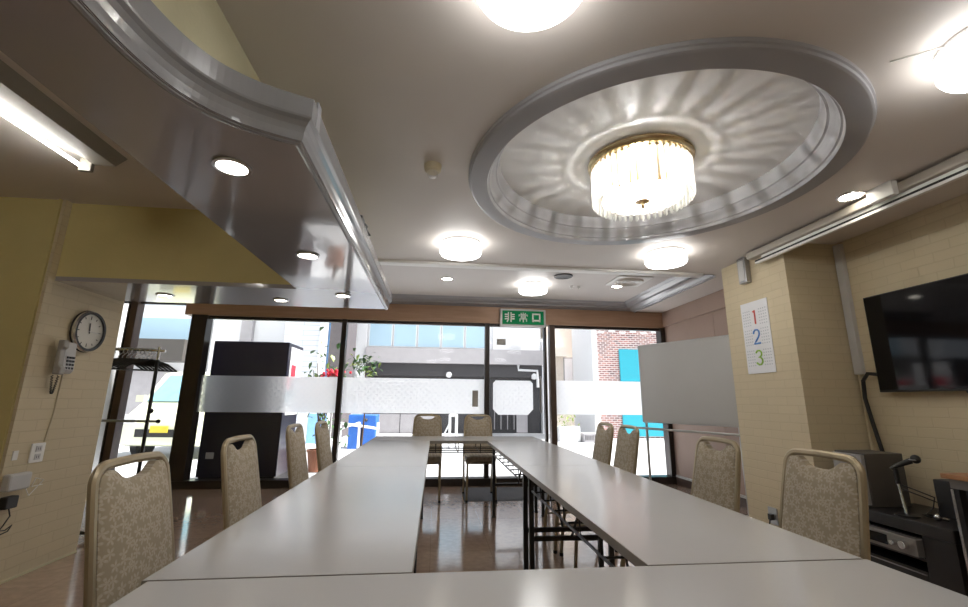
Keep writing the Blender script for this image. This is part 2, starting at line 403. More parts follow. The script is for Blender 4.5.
# ceiling with a round opening and a rectangular tray
def ceiling():
    b = MB(); cx, cy, R = 1.21, 2.300, 1.0
    X0, X1, Y0, Y1 = .0, 2.35, 1.1, 3.45
    n = 96; inner = []; outer = []
    for i in range(n):
        a = 2 * PI * i / n
        dx, dy = math.cos(a), math.sin(a)
        t = min(((X1 - cx) if dx > 0 else (X0 - cx)) / dx if abs(dx) > 1e-9 else 1e9, ((Y1 - cy) if dy > 0 else (Y0 - cy)) / dy if abs(dy) > 1e-9 else 1e9)
        inner.append((cx + R * dx, cy + R * dy, ZC)); outer.append((cx + t * dx, cy + t * dy, ZC))
    # exact corners
    for ax, ay in ((X0, Y0), (X0, Y1), (X1, Y0), (X1, Y1)):
        k = min(range(n), key=lambda q: (outer[q][0] - ax) ** 2 + (outer[q][1] - ay) ** 2); outer[k] = (ax, ay, ZC)
    b.add(inner + outer, [(i, (i + 1) % n, n + (i + 1) % n, n + i) for i in range(n)], 'ceiling')
    def q(x0, x1, y0, y1): b.add([(x0, y0, ZC), (x1, y0, ZC), (x1, y1, ZC), (x0, y1, ZC)], [(0, 1, 2, 3)], 'ceiling')
    q(-4.8, X0, -2.6, 4.15); q(X1, 3.6, -2.6, 4.15); q(X0, X1, -2.6, Y0); q(X0, X1, Y1, 4.15)
    q(-4.8, -1.3, 4.15, 6.32); q(2.90, 3.6, 4.15, 6.32)
    o = b.build('ceiling'); struct(o)
    s = MB(); s.box(-4.8, 3.6, -2.6, 6.32, 2.66, 2.74, 'ceiling')
    struct(s.build('ceiling_upper_slab'))
    # circular recess
    m = MB(); m.lathe([(.0001, 2.555), (.30, 2.555), (.60, 2.555), (.885, 2.555)], 'medal', (cx, cy, 0), 96)
    struct(m.build('ceiling_medallion_recess'))
    r = MB()
    prof = [(1.06, 2.421), (1.06, 2.402), (1.053, 2.398), (1.051, 2.385), (1.044, 2.381), (1.04, 2.380), (.947, 2.380), (.943, 2.386), (.941, 2.402), (.931, 2.406), (.928, 2.42), (.916, 2.44), (.901, 2.452), (.897, 2.466), (.886, 2.47), (.882, 2.50), (.874, 2.51), (.870, 2.556)]
    r.lathe(prof, 'ring', (cx, cy, 0), 128)
    struct(r.build('trim_ceiling_medallion'))
    # tray
    t = MB(); t.add([(-1.3, 4.15, 2.53), (2.9, 4.15, 2.53), (2.9, 6.2, 2.53), (-1.3, 6.2, 2.53)], [(0, 1, 2, 3)], 'tray')
    t.box(-1.3, 2.9, 4.12, 4.15, 2.42, 2.55, 'tray'); t.box(-1.33, -1.3, 4.15, 6.2, 2.42, 2.55, 'tray')
    struct(t.build('ceiling_tray'))
ceiling()
def sweep(b, path, prof, mat, side=1):
    """path: list of (x,y); prof: list of (offset, z); mitred"""
    P = [Vector((p[0], p[1])) for p in path]; k = len(P); n = len(prof); vs = []
    for i in range(k):
        d0 = (P[i] - P[i - 1]).normalized() if i > 0 else None
        d1 = (P[i + 1] - P[i]).normalized() if i < k - 1 else None
        d0 = d0 or d1; d1 = d1 or d0
        n0 = Vector((d0.y, -d0.x)) * side; n1 = Vector((d1.y, -d1.x)) * side
        nn = (n0 + n1)
        if nn.length < 1e-6: nn = n0
        nn.normalize(); nn = nn / max(.35, nn.dot(n0))
        for o, z in prof:
            vs.append((P[i].x + nn.x * o, P[i].y + nn.y * o, z))
    fs = [(i * n + q, i * n + q + 1, (i + 1) * n + q + 1, (i + 1) * n + q) for i in range(k - 1) for q in range(n - 1)]
    b.add(vs, fs, mat)
    b.add([vs[q] for q in range(n)], [tuple(range(n))], mat); b.add([vs[(k - 1) * n + q] for q in range(n)], [tuple(range(n))[::-1]], mat)
# tray front lip (white) and grey crowns
b = MB(); b.box(-1.3, 2.74, 4.10, 4.20, 2.395, 2.425, 'white'); struct(b.build('trim_tray_lip', bevel=.004))
crown = [(.0, 2.40), (.0, 2.412), (.03, 2.416), (.04, 2.43), (.07, 2.445), (.115, 2.455), (.12, 2.475), (.15, 2.485), (.19, 2.50), (.20, 2.515), (.22, 2.53)]
b = MB(); sweep(b, [(-1.3, 6.17), (2.91, 6.17), (2.91, 4.16)], crown, 'crown', side=1); struct(b.build('trim_tray_crown', fix=True))

# lacquered canopy with its curved front
EDGE = [(-.43, 3.74), (-.43, 1.24), (-.509, 1.207), (-.578, 1.166), (-.640, 1.108), (-.682, 1.035), (-.706, .955), (-.718, .87), (-.722, .75), (-.722, -2.6)]
def smooth_edge():
    pts = [Vector((*p, 0)) for p in EDGE]
    out = [pts[0], pts[1]]
    for i in range(1, len(pts) - 3):
        p0 = pts[i - 1] if i > 1 else pts[1] * 2 - pts[2]; p1, p2, p3 = pts[i], pts[i + 1], pts[i + 2]
        for k in range(1, 5):
            t = k / 4
            out.append(.5 * ((2 * p1) + (p2 - p0) * t + (2 * p0 - 5 * p1 + 4 * p2 - p3) * t * t + (3 * p1 - p0 - 3 * p2 + p3) * t ** 3))
    out += pts[-2:]
    return [(p.x, p.y) for p in out]
PATH = smooth_edge()
b = MB()
poly = PATH + [(-1.0, -2.6), (-1.0, 3.12), (-2.56, 3.12), (-2.56, 3.74)]
b.prism(poly, .03, 'lacquer', Matrix.Translation((0, 0, ZS)))
struct(b.build('ceiling_canopy_soffit', fix=True))
fas = [(-.02, 1.856), (-.012, 1.853), (-.004, 1.856), (-.003, 1.862), (.003, 1.862), (.005, 1.872), (.007, 1.888), (.012, 1.906), (.020, 1.920), (.029, 1.928), (.031, 1.934), (.031, 1.995), (.024, 1.997), (.020, 1.95), (-.01, 1.90)]
b = MB(); sweep(b, PATH, fas, 'fascia', side=-1); struct(b.build('trim_canopy_fascia', fix=True))
b = MB(); b.box(-1.0, -.785, -2.6, 3.12, ZS + .03, ZC + .05, 'beam_cream'); struct(b.build('beam_over_canopy'))
b = MB(); b.box(-2.56, -.785, 3.12, 3.72, ZS + .03, ZC + .05, 'olive'); struct(b.build('beam_over_entrance'))

# walls
b = MB(); b.box(-4.8, -2.58, 3.07, 3.79, 0, ZC, 'olive')
b.box(-2.60, -2.585, 3.055, 3.07, 0, ZC, 'olive')
struct(b.build('wall_left_olive'))
b = MB(); b.box(-2.58, -2.56, 3.065, 3.792, 0, ZC, 'brick_yz'); struct(b.build('wall_left_brick'))
b = MB(); b.box(-4.9, -4.8, -2.7, 6.32, 0, ZC + .1, 'olive'); struct(b.build('wall_left_end'))
b = MB(); b.box(-4.9, 3.7, -2.7, -2.6, 0, ZC + .1, 'beam_cream'); struct(b.build('wall_back'))
b = MB(); b.box(2.83, 3.5, 3.16, 3.95, 0, ZC, 'brick_yz')
o = b.build('wall_pillar_right')
o.data.materials.append(M['brick_xz'])
for p in o.data.polygons:
    if abs(p.normal.y) > .5: p.material_index = 1
struct(o)
b = MB(); b.box(3.32, 3.5, -2.6, 3.16, 0, ZC, 'brick_yz'); struct(b.build('wall_right'))
b = MB(); b.box(3.38, 3.5, 3.95, 6.3, 0, ZC + .02, 'pink')
b.box(3.376, 3.38, 4.97, 4.985, .1, 2.2, 'pink')
struct(b.build('wall_right_far'))
b = MB(); b.box(3.345, 3.38, 3.95, 6.12, 2.205, 2.44, 'pink'); struct(b.build('trim_right_header'))
b = MB(); b.box(3.355, 3.38, 3.95, 6.1, .0, .10, 'jamb'); b.box(3.35, 3.38, 3.95, 6.1, .10, .125, 'grey_lt'); struct(b.build('baseboard_right'))
b = MB(); b.box(-2.56, -2.553, 3.07, 3.79, 0, .012, 'beam_cream'); struct(b.build('baseboard_left'))
# brown header above the glazing
b = MB(); b.box(-3.36, 3.38, 6.12, 6.30, 2.19, 2.425, 'header')
struct(b.build('trim_glazing_header'))
b = MB(); b.box(-4.8, -3.36, 6.14, 6.3, 2.36, 2.47, 'jamb'); struct(b.build('trim_glazing_head_left'))
b = MB(); b.box(-4.8, 1.54, 6.12, 6.30, 0, .095, 'bronze'); b.box(1.75, 3.38, 6.12, 6.30, 0, .095, 'bronze'); b.box(1.54, 1.75, 6.12, 6.30, 0, .095, 'bronze'); struct(b.build('trim_glazing_sill'))

# glazing: each window a frame with its pane and its film
def window(n, x0, x1, z1, posts, film=True, door=False):
    b = MB()
    for p0, p1, y0, y1, mt in posts:
        b.box(p0, p1, y0, y1, .095, z1, mt)
    b.box(x0, x1, 6.17, 6.23, z1 - .05, z1, 'bronze')
    o = struct(b.build(n, bevel=.004))
    g = MB(); g.box(x0 - .01, x1 + .01, YG - .004, YG + .004, .09, z1 - .02, 'glass'); g.build('glass_pane', o)
    if film:
        f = MB(); f.add([(x0 + .004, YG - .008, .925), (x1 - .004, YG - .008, .925), (x1 - .004, YG - .008, 1.395), (x0 + .004, YG - .008, 1.395)], [(0, 1, 2, 3)], 'film'); f.build('frosted_film', o)
    return o
window('window_1', -3.965, -3.27, 2.38, [(-4.05, -3.965, 6.13, 6.27, 'jamb'), (-4.075, -4.05, 6.12, 6.27, 'bronze')], film=False)
window('window_2', -3.07, -1.32, 2.2, [(-3.27, -3.07, 6.12, 6.28, 'bronze')])
window('window_3', -1.255, .68, 2.2, [(-1.32, -1.255, 6.15, 6.26, 'bronze')])
d = window('door_1', .745, 1.54, 2.2, [(.68, .745, 6.15, 6.26, 'bronze'), (1.54, 1.575, 6.16, 6.25, 'bronze')], film=False)
o = MB(); c = .075
x0, x1, z0, z1 = .80, 1.37, .915, 1.385
pl = [(x0 + c, z0), (x1 - c, z0), (x1, z0 + c), (x1, z1 - c * .5), (x1 - c * .5, z1), (x0 + c * .5, z1), (x0, z1 - c * .5), (x0, z0 + c)]
o.add([(x, YG - .008, z) for x, z in pl], [tuple(range(8))], 'film')
o.build('frosted_film', d)
o = MB(); o.box(.85, .98, YG - .02, YG - .0045, 1.885, 1.975, 'grey_pl'); o.build('notice_plate', d)
o = MB(); o.tube([(1.47, YG - .05, .95), (1.47, YG - .05, 1.45)], .012, 'steel'); 
for z in (1.0, 1.4): o.tube([(1.47, YG - .05, z), (1.47, YG + .005, z)], .008, 'steel')
o.build('door_handle', d)
w4 = window('window_4', 1.705, 3.31, 2.2, [(1.62, 1.70, 6.15, 6.26, 'jamb'), (3.31, 3.378, 6.13, 6.28, 'bronze')])
window('window_5', -4.8, -4.075, 2.38, [(-4.8, -4.74, 6.15, 6.26, 'bronze')], film=False)
hb = MB(); hb.box(.51, .59, YG - .03, YG - .012, 1.02, 1.24, 'grey_pl')
w3 = bpy.data.objects['window_3']; hb.build('door_handle', w3, bevel=.004)

# ------------------------------------------------------------------ furniture: tables
LT = 1.735
def make_table(L, name, label, group='folding conference tables'):
    """long axis on local x, centred, 0.60 deep"""
    W = .6
    t = thing(name, (0, 0, 0), label, 'table', group)
    b = MB(); b.box(-L / 2, L / 2, -W / 2, W / 2, .672, .70, 'edge'); b.box(-L / 2 + .002, L / 2 - .002, -W / 2 + .002, W / 2 - .002, .6995, .7005, 'top')
    b.build('tabletop', t)
    for sx in (-1, 1):
        x = sx * (L / 2 - .09)
        for sy in (-1, 1):
            g = MB(); g.box(x - .014, x + .014, sy * .245 - .014, sy * .245 + .014, .012, .655, 'black'); lg = g.build('leg', t, bevel=.002)
            g = MB(); g.box(x - .017, x + .017, sy * .245 - .017, sy * .245 + .017, 0, .014, 'dark_pl'); g.build('foot_cap', lg)
        g = MB(); g.box(x - .011, x + .011, -.231, .231, .285, .31, 'black'); g.build('leg_brace', t)
        g = MB(); g.box(x - .012, x + .012, -.25, .25, .654, .672, 'black'); g.build('leg_rail', t)
    g = MB()
    for y in (-.262, -.09, .09, .262): g.tube([(-L / 2 + .2, y, .585), (L / 2 - .2, y, .585)], .006, 'black', 6)
    for k in range(7):
        x = (-.5 + k / 6) * (L - .42)
        g.tube([(x, -.268, .672), (x, -.262, .58), (x, .262, .58), (x, .268, .672)], .005, 'black', 6)
    g.build('wire_shelf', t)
    for s_ in (-1, 1):
        g = MB(); g.tube([(s_ * (L / 2 - .09), 0, .30), (s_ * (L / 2 - .42), 0, .66)], .008, 'black', 6); g.build('folding_strut', t)
    return t
G = 'folding conference tables'
t0 = make_table(LT, 'folding_table', 'folding table of the left arm nearest the camera, grey-white top', G)
t0.location = (-.34, 1.165 + LT / 2, 0); t0.rotation_euler = (0, 0, PI / 2)
dup(t0, (-.34, 1.1655 + 1.5 * LT, 0), 'folding table of the left arm at its far end by the two window chairs', G)
dup(t0, (.846, 1.165 + LT / 2, 0), 'folding table of the right arm nearest the camera, black legs seen below', G)
dup(t0, (.846, 1.1655 + 1.5 * LT, 0), 'folding table of the right arm at its far end near the whiteboard', G)
tf = make_table(1.775, 'folding_table', 'folding table laid across the front, cut off by the bottom of the photo', G)
tf.location = (.263, .86, 0)
tr = make_table(1.79, 'folding_table', 'folding table laid across the far end in front of the glass door', G)
tr.location = (.25, 4.645 + .305, 0)

# ------------------------------------------------------------------ chairs
def lean(z): return -.205 - (z - .44) * .19
def make_chair(label):
    t = thing('banquet_chair', (0, 0, 0), label, 'chair', 'floral banquet chairs')
    # back frame: a flattened tube loop
    pts = []
    prof = [(-.176, .43), (-.172, .60), (-.165, .78), (-.161, .85)]
    for x, z in prof: pts.append((x, lean(z), z))
    for k in range(1, 7):
        a = PI - k * PI / 12
        pts.append((-.104 + .056 * math.cos(a), lean(.862 + .056 * math.sin(a)), .862 + .056 * math.sin(a)))
    pts += [(-.05, lean(.920), .920), (.0, lean(.921), .921)]
    pts = pts + [(-x, y, z) for x, y, z in reversed(pts[:-1])]
    b = MB(); b.tube(pts, .0135, 'gold', 8, flat=.85); b.build('back_frame', t)
    # padded back with its scooped upper edge
    half = [(0, .45), (.10, .45), (.162, .452), (.164, .50), (.160, .66), (.154, .80), (.150, .85), (.147, .875), (.139, .893), (.126, .901), (.105, .9035), (.092, .902), (.078, .893), (.062, .880), (.042, .872), (.02, .869)]
    poly = half + [(0, .868)] + [(-x, z) for x, z in reversed(half[1:])]
    b = MB(); n = len(poly)
    cxz = (0, .66)
    layers = [(1., -.014), (1., .010), (.90, .021), (.6, .0275), (.25, .029)]
    back = [(1., -.014), (.92, -.022), (.55, -.026)]
    vs = []; fs = []
    for sc_, off in layers:
        for x, z in poly:
            X = cxz[0] + (x - cxz[0]) * sc_; Z = cxz[1] + (z - cxz[1]) * sc_
            vs.append((X, lean(Z) + off, Z))
    for L in range(len(layers) - 1):
        for i in range(n):
            j = (i + 1) % n; fs.append((L * n + i, L * n + j, (L + 1) * n + j, (L + 1) * n + i))
    base = len(vs)
    fs.append(tuple((len(layers) - 1) * n + i for i in range(n)))
    for sc_, off in back[1:]:
        for x, z in poly:
            X = cxz[0] + (x - cxz[0]) * sc_; Z = cxz[1] + (z - cxz[1]) * sc_
            vs.append((X, lean(Z) + off, Z))
    prev = list(range(n))
    for L in range(2):
        cur = [base + L * n + i for i in range(n)]
        for i in range(n):
            j = (i + 1) % n; fs.append((prev[j], prev[i], cur[i], cur[j]))
        prev = cur
    fs.append(tuple(prev[::-1]))
    b.add(vs, fs, 'fabric', True); b.build('backrest', t, fix=True)
    # seat: rounded cushion, front along +y
    def rr(w, y0, y1, r, k=5):
        out = []
        for cx_, cy_, a0 in ((w - r, y1 - r, 0), (-w + r, y1 - r, PI / 2), (-w + r * .6, y0 + r * .6, PI), (w - r * .6, y0 + r * .6, 1.5 * PI)):
            rad = r if a0 < PI else r * .6
            for i in range(k + 1):
                a = a0 + i * PI / 2 / k; out.append((cx_ + rad * math.cos(a), cy_ + rad * math.sin(a)))
        return out
    p = rr(.178, -.195, .21, .08)
    b = MB(); n = len(p); vs = []; fs = []
    for s_, z in ((.96, .42), (1, .43), (1, .455), (.96, .475), (.8, .488), (.4, .494)):
        vs += [(x * s_, .01 + (y - .01) * s_, z) for x, y in p]
    for L in range(5):
        for i in range(n):
            j = (i + 1) % n; fs.append((L * n + i, L * n + j, (L + 1) * n + j, (L + 1) * n + i))
    fs.append(tuple(5 * n + i for i in range(n))); fs.append(tuple(range(n))[::-1])
    b.add(vs, fs, 'fabric', True); b.build('seat', t)
    b = MB(); b.tube([(x * .93, .01 + (y - .01) * .93, .409) for x, y in p], .011, 'gold', 6, closed=True); b.build('seat_frame', t)
    for s_ in (-1, 1):
        b = MB(); b.tube([(s_ * .155, .15, .412), (s_ * .16, .19, .2), (s_ * .165, .205, .02)], .0125, 'gold', 8); lg = b.build('leg', t); b = MB(); b.tube([(s_ * .165, .205, .022), (s_ * .165, .206, 0)], .015, 'dark_pl', 8); b.build('foot_cap', lg)
        b = MB(); b.tube([(s_ * .176, lean(.44), .44), (s_ * .172, -.215, .25), (s_ * .172, -.265, .02)], .0125, 'gold', 8); lg = b.build('leg', t); b = MB(); b.tube([(s_ * .172, -.265, .022), (s_ * .172, -.266, 0)], .015, 'dark_pl', 8); b.build('foot_cap', lg)
    for s_ in (-1, 1):
        b = MB(); b.tube([(s_ * .16, .19, .2), (s_ * .172, -.225, .2)], .008, 'gold', 6); b.build('stretcher', t)
    return t
CG = 'floral banquet chairs'
c0 = make_chair('gold-framed floral chair nearest the camera on the left, in front of the brick wall')
c0.location = (-.60, 1.488, 0); c0.rotation_euler = (0, 0, -PI / 2)
for x, y, rz, lab in [
    (-.60, 2.22, -PI / 2, 'second floral chair on the left side, standing before the dark vending machine'),
    (-.67, 3.27, -PI / 2, 'third floral chair on the left side, just right of the vending machine'),
    (-.60, 3.72, -PI / 2, 'farthest floral chair on the left side, beside the thin dark mullion'),
    (1.125, 1.55, PI / 2, 'floral chair nearest the camera on the right, in front of the speaker'),
    (1.12, 2.15, PI / 2, 'floral chair on the right below the whiteboard, left of the pillar'),
    (1.16, 3.27, PI / 2, 'floral chair on the right side seen just left of the whiteboard stand'),
    (1.13, 3.66, PI / 2, 'farthest floral chair on the right side, against the brick building outside'),
    (-.085, 5.40, PI, 'left one of two floral chairs at the far end, backs to the glass'),
    (.545, 5.40, PI, 'right one of two floral chairs at the far end, by the glass door')]:
    dup(c0, (x, y, 0), lab, CG, rz)

# ------------------------------------------------------------------ ceiling lights
def make_drum(label):
    t = thing('ceiling_lamp', (0, 0, 0), label, 'ceiling lamp', 'round drum ceiling lamps')
    b = MB(); b.lathe([(.0001, 0), (.165, 0), (.17, -.004), (.17, -.018), (.0001, -.018)], 'chrome', n=48); b.build('base', t)
    b = MB(); b.lathe([(.168, -.016), (.176, -.022), (.178, -.035), (.177, -.088), (.168, -.104), (.14, -.111), (.0001, -.113)], 'lamp', n=48); b.build('diffuser', t)
    return t
DG = 'round drum ceiling lamps'
l0 = make_drum('round white ceiling lamp cut off at the top edge of the photo, nearest the camera')
l0.location = (.245, 1.05, ZC)
for p, lab in [((.175, 3.55, ZC), 'round white ceiling lamp left of the medallion, in front of the tray edge'),
               ((2.02, 3.55, ZC), 'round white ceiling lamp just behind the medallion, on the right'),
               ((1.17, 5.20, 2.53), 'smallest looking round white lamp, inside the rear ceiling tray'),
               ((2.01, 1.14, ZC), 'round white ceiling lamp cut off at the right edge of the photo')]:
    dup(l0, p, lab, DG)
b = MB(); b.tube([(1.735, 1.29, ZC - .004), (1.86, 1.20, ZC - .004)], .003, 'white', 6); tag(b.build('conduit'), 'thin painted conduit running to the lamp at the right edge', 'conduit')

def make_down(name, label, r, group):
    t = thing(name, (0, 0, 0), label, 'downlight', group)
    b = MB(); b.lathe([(r * 1.28, 0), (r * 1.26, -.006), (r * 1.02, -.007), (r, 0), (r * .9, .012)], 'chrome', n=32); b.build('trim_ring', t)
    b = MB(); b.lathe([(.0001, .001), (r * .98, .001)], 'down', n=32); b.build('lamp', t)
    return t
DL = 'downlights in the canopy'
d0 = make_down('downlight', 'downlight in the grey canopy nearest the camera, below the curved edge', .047, DL); d0.location = (-.70, 1.41, ZS - .002)
for p, lab in [((-.71, 2.335, ZS - .002), 'second downlight along the grey canopy from the camera'),
               ((-.71, 3.27, ZS - .002), 'farthest downlight in the grey canopy, near its outer corner'),
               ((-1.232, 3.50, ZS - .002), 'downlight in the canopy strip at the inner corner of the olive beam'),
               ((-2.06, 3.46, ZS - .002), 'downlight in the canopy strip nearest the wall clock')]:
    dup(d0, p, lab, DL)
d1 = make_down('downlight', 'downlight in the ceiling tray, behind the left drum lamp', .06, 'downlights in the plain ceiling'); d1.location = (.094, 5.08, 2.528)
dup(d1, (2.235, 5.13, 2.528), 'downlight in the ceiling tray below the white air diffuser', 'downlights in the plain ceiling')
dup(d1, (2.63, 2.34, ZC - .002), 'downlight beside the projection screen, right of the medallion', 'downlights in the plain ceiling')

# chandelier
cx, cy = 1.21, 2.335
t = thing('chandelier', (cx, cy, 2.555), 'round brass chandelier hung with clear crystal rods under the medallion', 'chandelier')
b = MB(); b.lathe([(.0001, 0), (.30, 0), (.312, -.006), (.312, -.016), (.302, -.024), (.296, -.04), (.286, -.042), (.284, -.02), (.0001, -.02)], 'brass', n=64); b.build('brass_plate', t)
b = MB()
for k in range(48):
    a = 2 * PI * k / 48; ca, sa = math.cos(a), math.sin(a)
    b.tube([(.285 * ca, .285 * sa, -.035), (.285 * ca, .285 * sa, -.06)], .006, 'brass', 6)
b.lathe([(.281, -.052), (.289, -.052), (.289, -.060), (.281, -.060), (.281, -.052)], 'brass', n=64)
b.build('hanging_rail', t)
def rod(r, L):
    m = MB(); m.tube([(0, 0, 0), (0, 0, -.012), (0, 0, -L + .012), (0, 0, -L)], [.004, r, r, .004], 'crystal', 6); return m
first = None
for R_, n_, top, L, rr_ in ((.285, 48, -.046, .227, .0118), (.215, 24, -.03, .235, .010)):
    o0 = None
    for k in range(n_):
        a = 2 * PI * (k + .5) / n_
        if o0 is None:
            o0 = rod(rr_, L).build('crystal_rod', t); o = o0
        else:
            o = o0.copy(); COL.objects.link(o)
        o.location = (R_ * math.cos(a), R_ * math.sin(a), top); o.rotation_euler = (0, 0, a)
for k in range(3):
    a = 2 * PI * k / 3 + .3; px, py = .026 * math.cos(a), .026 * math.sin(a)
    m = MB(); m.sphere((px, py, -.142), .016, 'bulb', 12, 8); bl = m.build('bulb', t)
    s_ = MB(); s_.tube([(px, py, -.02), (px, py, -.126)], .008, 'brass'); sk_ = s_.build('socket', t); bl.parent = sk_
b = MB(); b.lathe([(.0001, -.256), (.20, -.256), (.235, -.249), (.236, -.245), (.2, -.251), (.0001, -.251)], 'crystal', n=48); b.build('glass_dish', t)
b = MB(); b.tube([(0, 0, -.02), (0, 0, -.26)], .006, 'brass'); b.lathe([(.0001, -.262), (.034, -.262), (.044, -.268), (.03, -.276), (.012, -.280), (.010, -.292), (.014, -.298), (.009, -.308), (.0001, -.316)], 'brass', n=24); b.build('finial', t)

# fluorescent fitting
t = thing('fluorescent_fixture', (-1.89, 1.83, ZC), 'long fluorescent batten on the ceiling at the upper left', 'fluorescent light')
b = MB(); b.prism([(-.11, 0), (.11, 0), (.055, -.05), (-.055, -.05)], 1.24, 'fitting', Matrix(((1, 0, 0, 0), (0, 0, 1, -.62), (0, 1, 0, 0), (0, 0, 0, 1)))); b.build('housing', t, fix=True)
b = MB(); b.tube([(-.10, -.60, -.072), (-.10, .585, -.072)], .0085, 'tube', 12); b.build('tube', t)
for s_ in (-1, 1):
    b = MB(); b.box(-.115, -.05, s_ * .605 - .012, s_ * .605 + .012, -.098, -.02, 'fitting'); b.build('tube_socket', t, bevel=.003)

dup(t, (-1.96, -.35, ZC), 'added unseen fluorescent batten above and behind the camera, brightens the left side', 'fluorescent battens on the left')  # extra batten out of view, added to brighten the left recess
t['group'] = 'fluorescent battens on the left'
for x, y, lab in ((.25, -1.3, 'added unseen fill lamp behind the camera in the middle'), (2.0, -1.2, 'added unseen fill lamp behind the camera by the right wall'), (-.15, -2.1, 'added unseen fill lamp behind the camera next to the rear wall')):  # three unseen drum lamps added to lift the general room light
    dup(l0, (x, y, ZC), lab, DG)
# smoke detector and other ceiling fittings
t = thing('smoke_detector', (-.057, 2.30, ZC), 'cream smoke detector with clear cap on the ceiling, left of the medallion', 'smoke detector')
b = MB(); b.lathe([(.0001, 0), (.05, 0), (.05, -.012), (.046, -.035), (.034, -.045), (.0001, -.045)], 'cream_pl', n=32); b.build('base', t)
b = MB(); b.lathe([(.030, -.044), (.030, -.065), (.022, -.074), (.0001, -.076)], 'clear', n=24); b.build('clear_cap', t)
b = MB(); b.lathe([(.0001, .004), (.085, .004), (.105, -.006), (.11, -.002), (.11, .004)], 'dark_pl', (0, 0, 0), 32)
tag(b.build('round_vent', loc=(1.435, 4.77, 2.524)), 'round black vent in the ceiling tray beside the far lamp', 'vent')
t = thing('air_diffuser', (2.27, 4.86, 2.53), 'white ceiling air diffuser with stepped rings in the rear tray', 'air vent')
b = MB(); b.box(-.21, .21, -.21, .21, -.012, 0, 'white'); b.build('face_plate', t, bevel=.004)
b = MB()
for k, r in enumerate((.17, .125, .08, .035)): b.lathe([(r, -.012), (r - .012, -.03 + .004 * k), (r - .03, -.014), (r - .034, -.012)], 'white', n=36)
b.build('ring', t)
for dx in (-.045, .045):
    b = MB(); b.lathe([(.0001, 0), (.03, 0), (.028, -.006), (.008, -.008), (.008, -.026), (.018, -.03), (.0001, -.032)], 'white', (0, 0, 0), 20)
    tag(b.build('sprinkler_head', loc=(1.714 + dx, 5.2, 2.53)), 'one of two tiny sprinkler heads side by side in the rear tray', 'sprinkler', 'pair of sprinkler heads')

# projection screen under the ceiling on the right
t = thing('projection_screen', (2.75, 2.2, 2.35), 'long rolled-up projection screen hung below the ceiling on the right', 'projection screen')
b = MB(); b.box(-.035, .04, -1.4, 1.24, -.004, .055, 'housing'); b.build('housing', t, bevel=.01)
b = MB(); b.box(-.012, .012, -1.38, 1.17, -.045, -.030, 'dark_pl'); b.box(-.014, .014, -1.38, 1.17, -.062, -.045, 'white'); b.build('weight_bar', t)  # black strip stands in for the shadow gap above the white bar
b = MB(); b.box(-.004, .004, -1.3, 1.10, -.035, -.006, 'white'); b.build('screen_fabric', t)
for y in (.0, -1.2):
    b = MB(); b.box(-.075, -.035, y - .08, y + .08, -.02, .07, 'white'); b.build('mounting_bracket', t, bevel=.004)
b = MB(); b.box(-.05, .0, -.05, .05, -.12, .115, 'steel'); b.box(-.056, -.05, -.035, .035, -.10, .09, 'grey_lt')
tag(b.build('sensor_box', loc=(2.828, 3.60, 2.30), bevel=.006), 'small grey metal box high on the beige pillar beside the screen end', 'metal box')

# ------------------------------------------------------------------ things on the left brick wall
XW = -2.56
t = thing('wall_clock', (XW, 3.462, 1.568), 'round chrome-rimmed wall clock on the left brick wall', 'clock')
RX = Matrix.Rotation(PI / 2, 4, 'Y')
b = MB(); b.lathe([(.0001, 0), (.145, 0), (.15, .008), (.15, .03), (.142, .04), (.128, .04), (.125, .022)], 'chrome', n=48, frame=RX); b.lathe([(.143, .0402), (.127, .0402), (.1255, .023)], 'dark_pl', n=48, frame=RX); b.lathe([(.151, .006), (.153, .012), (.151, .018)], 'dark_pl', n=48, frame=RX); b.build('rim', t)
b = MB(); b.lathe([(.0001, .022), (.127, .022)], 'dial', n=48, frame=RX); dial = b.build('dial', t)
b = MB()
for k in range(12):
    a = k * PI / 6; L = .016 if k % 3 else .024
    b.box(.0225, .0235, -.003, .003, .112 - L, .112, 'dark_pl', Matrix.Rotation(a, 4, 'X'))
b.build('hour_mark', dial)
for nm, L, w, an, x in (('hour_hand', .06, .004, .12, .026), ('minute_hand', .095, .003, -1.62, .029)):
    b = MB(); b.box(x, x + .002, -w, w, -.015, L, 'dark_pl' if nm == 'hour_hand' else 'grey_lt', Matrix.Rotation(an, 4, 'X')); b.build(nm, dial)

t = thing('wall_telephone', (XW, 3.29, 1.36), 'grey wall telephone with keypad below and left of the clock', 'telephone')
RT = Matrix.Rotation(math.radians(0), 4, 'X')
b = MB(); b.prism([(0, -.105), (.035, -.105), (.05, -.08), (.038, .10), (.03, .11), (0, .11)], .10, 'grey_lt', Matrix(((1, 0, 0, 0), (0, 0, 1, -.025), (0, 1, 0, 0), (0, 0, 0, 1)))); body = b.build('body', t, bevel=.006, fix=True)
b = MB(); b.prism([(.03, -.115), (.075, -.115), (.08, -.07), (.06, -.055), (.055, .05), (.072, .065), (.068, .115), (.03, .115)], .048, 'grey_pl', Matrix(((1, 0, 0, 0), (0, 0, 1, -.078), (0, 1, 0, 0), (0, 0, 0, 1)))); hset = b.build('handset', t, bevel=.008, fix=True)
b = MB()
for r in range(4):
    for q in range(3): b.box(.044, .052, .0 + q * .024, .014 + q * .024, -.075 + r * .024, -.061 + r * .024, 'dark_pl')
b.build('keypad', body)
b = MB(); pts = []
for k in range(90):
    u = k / 89; z = -.12 - .12 * math.sin(PI * u); y = -.055 + .05 * u
    pts.append((.02 + .006 * math.cos(k * 1.6), y + .006 * math.sin(k * 1.6), z))
b.tube(pts, .0028, 'dark_pl', 5); b.build('coiled_cord', hset)
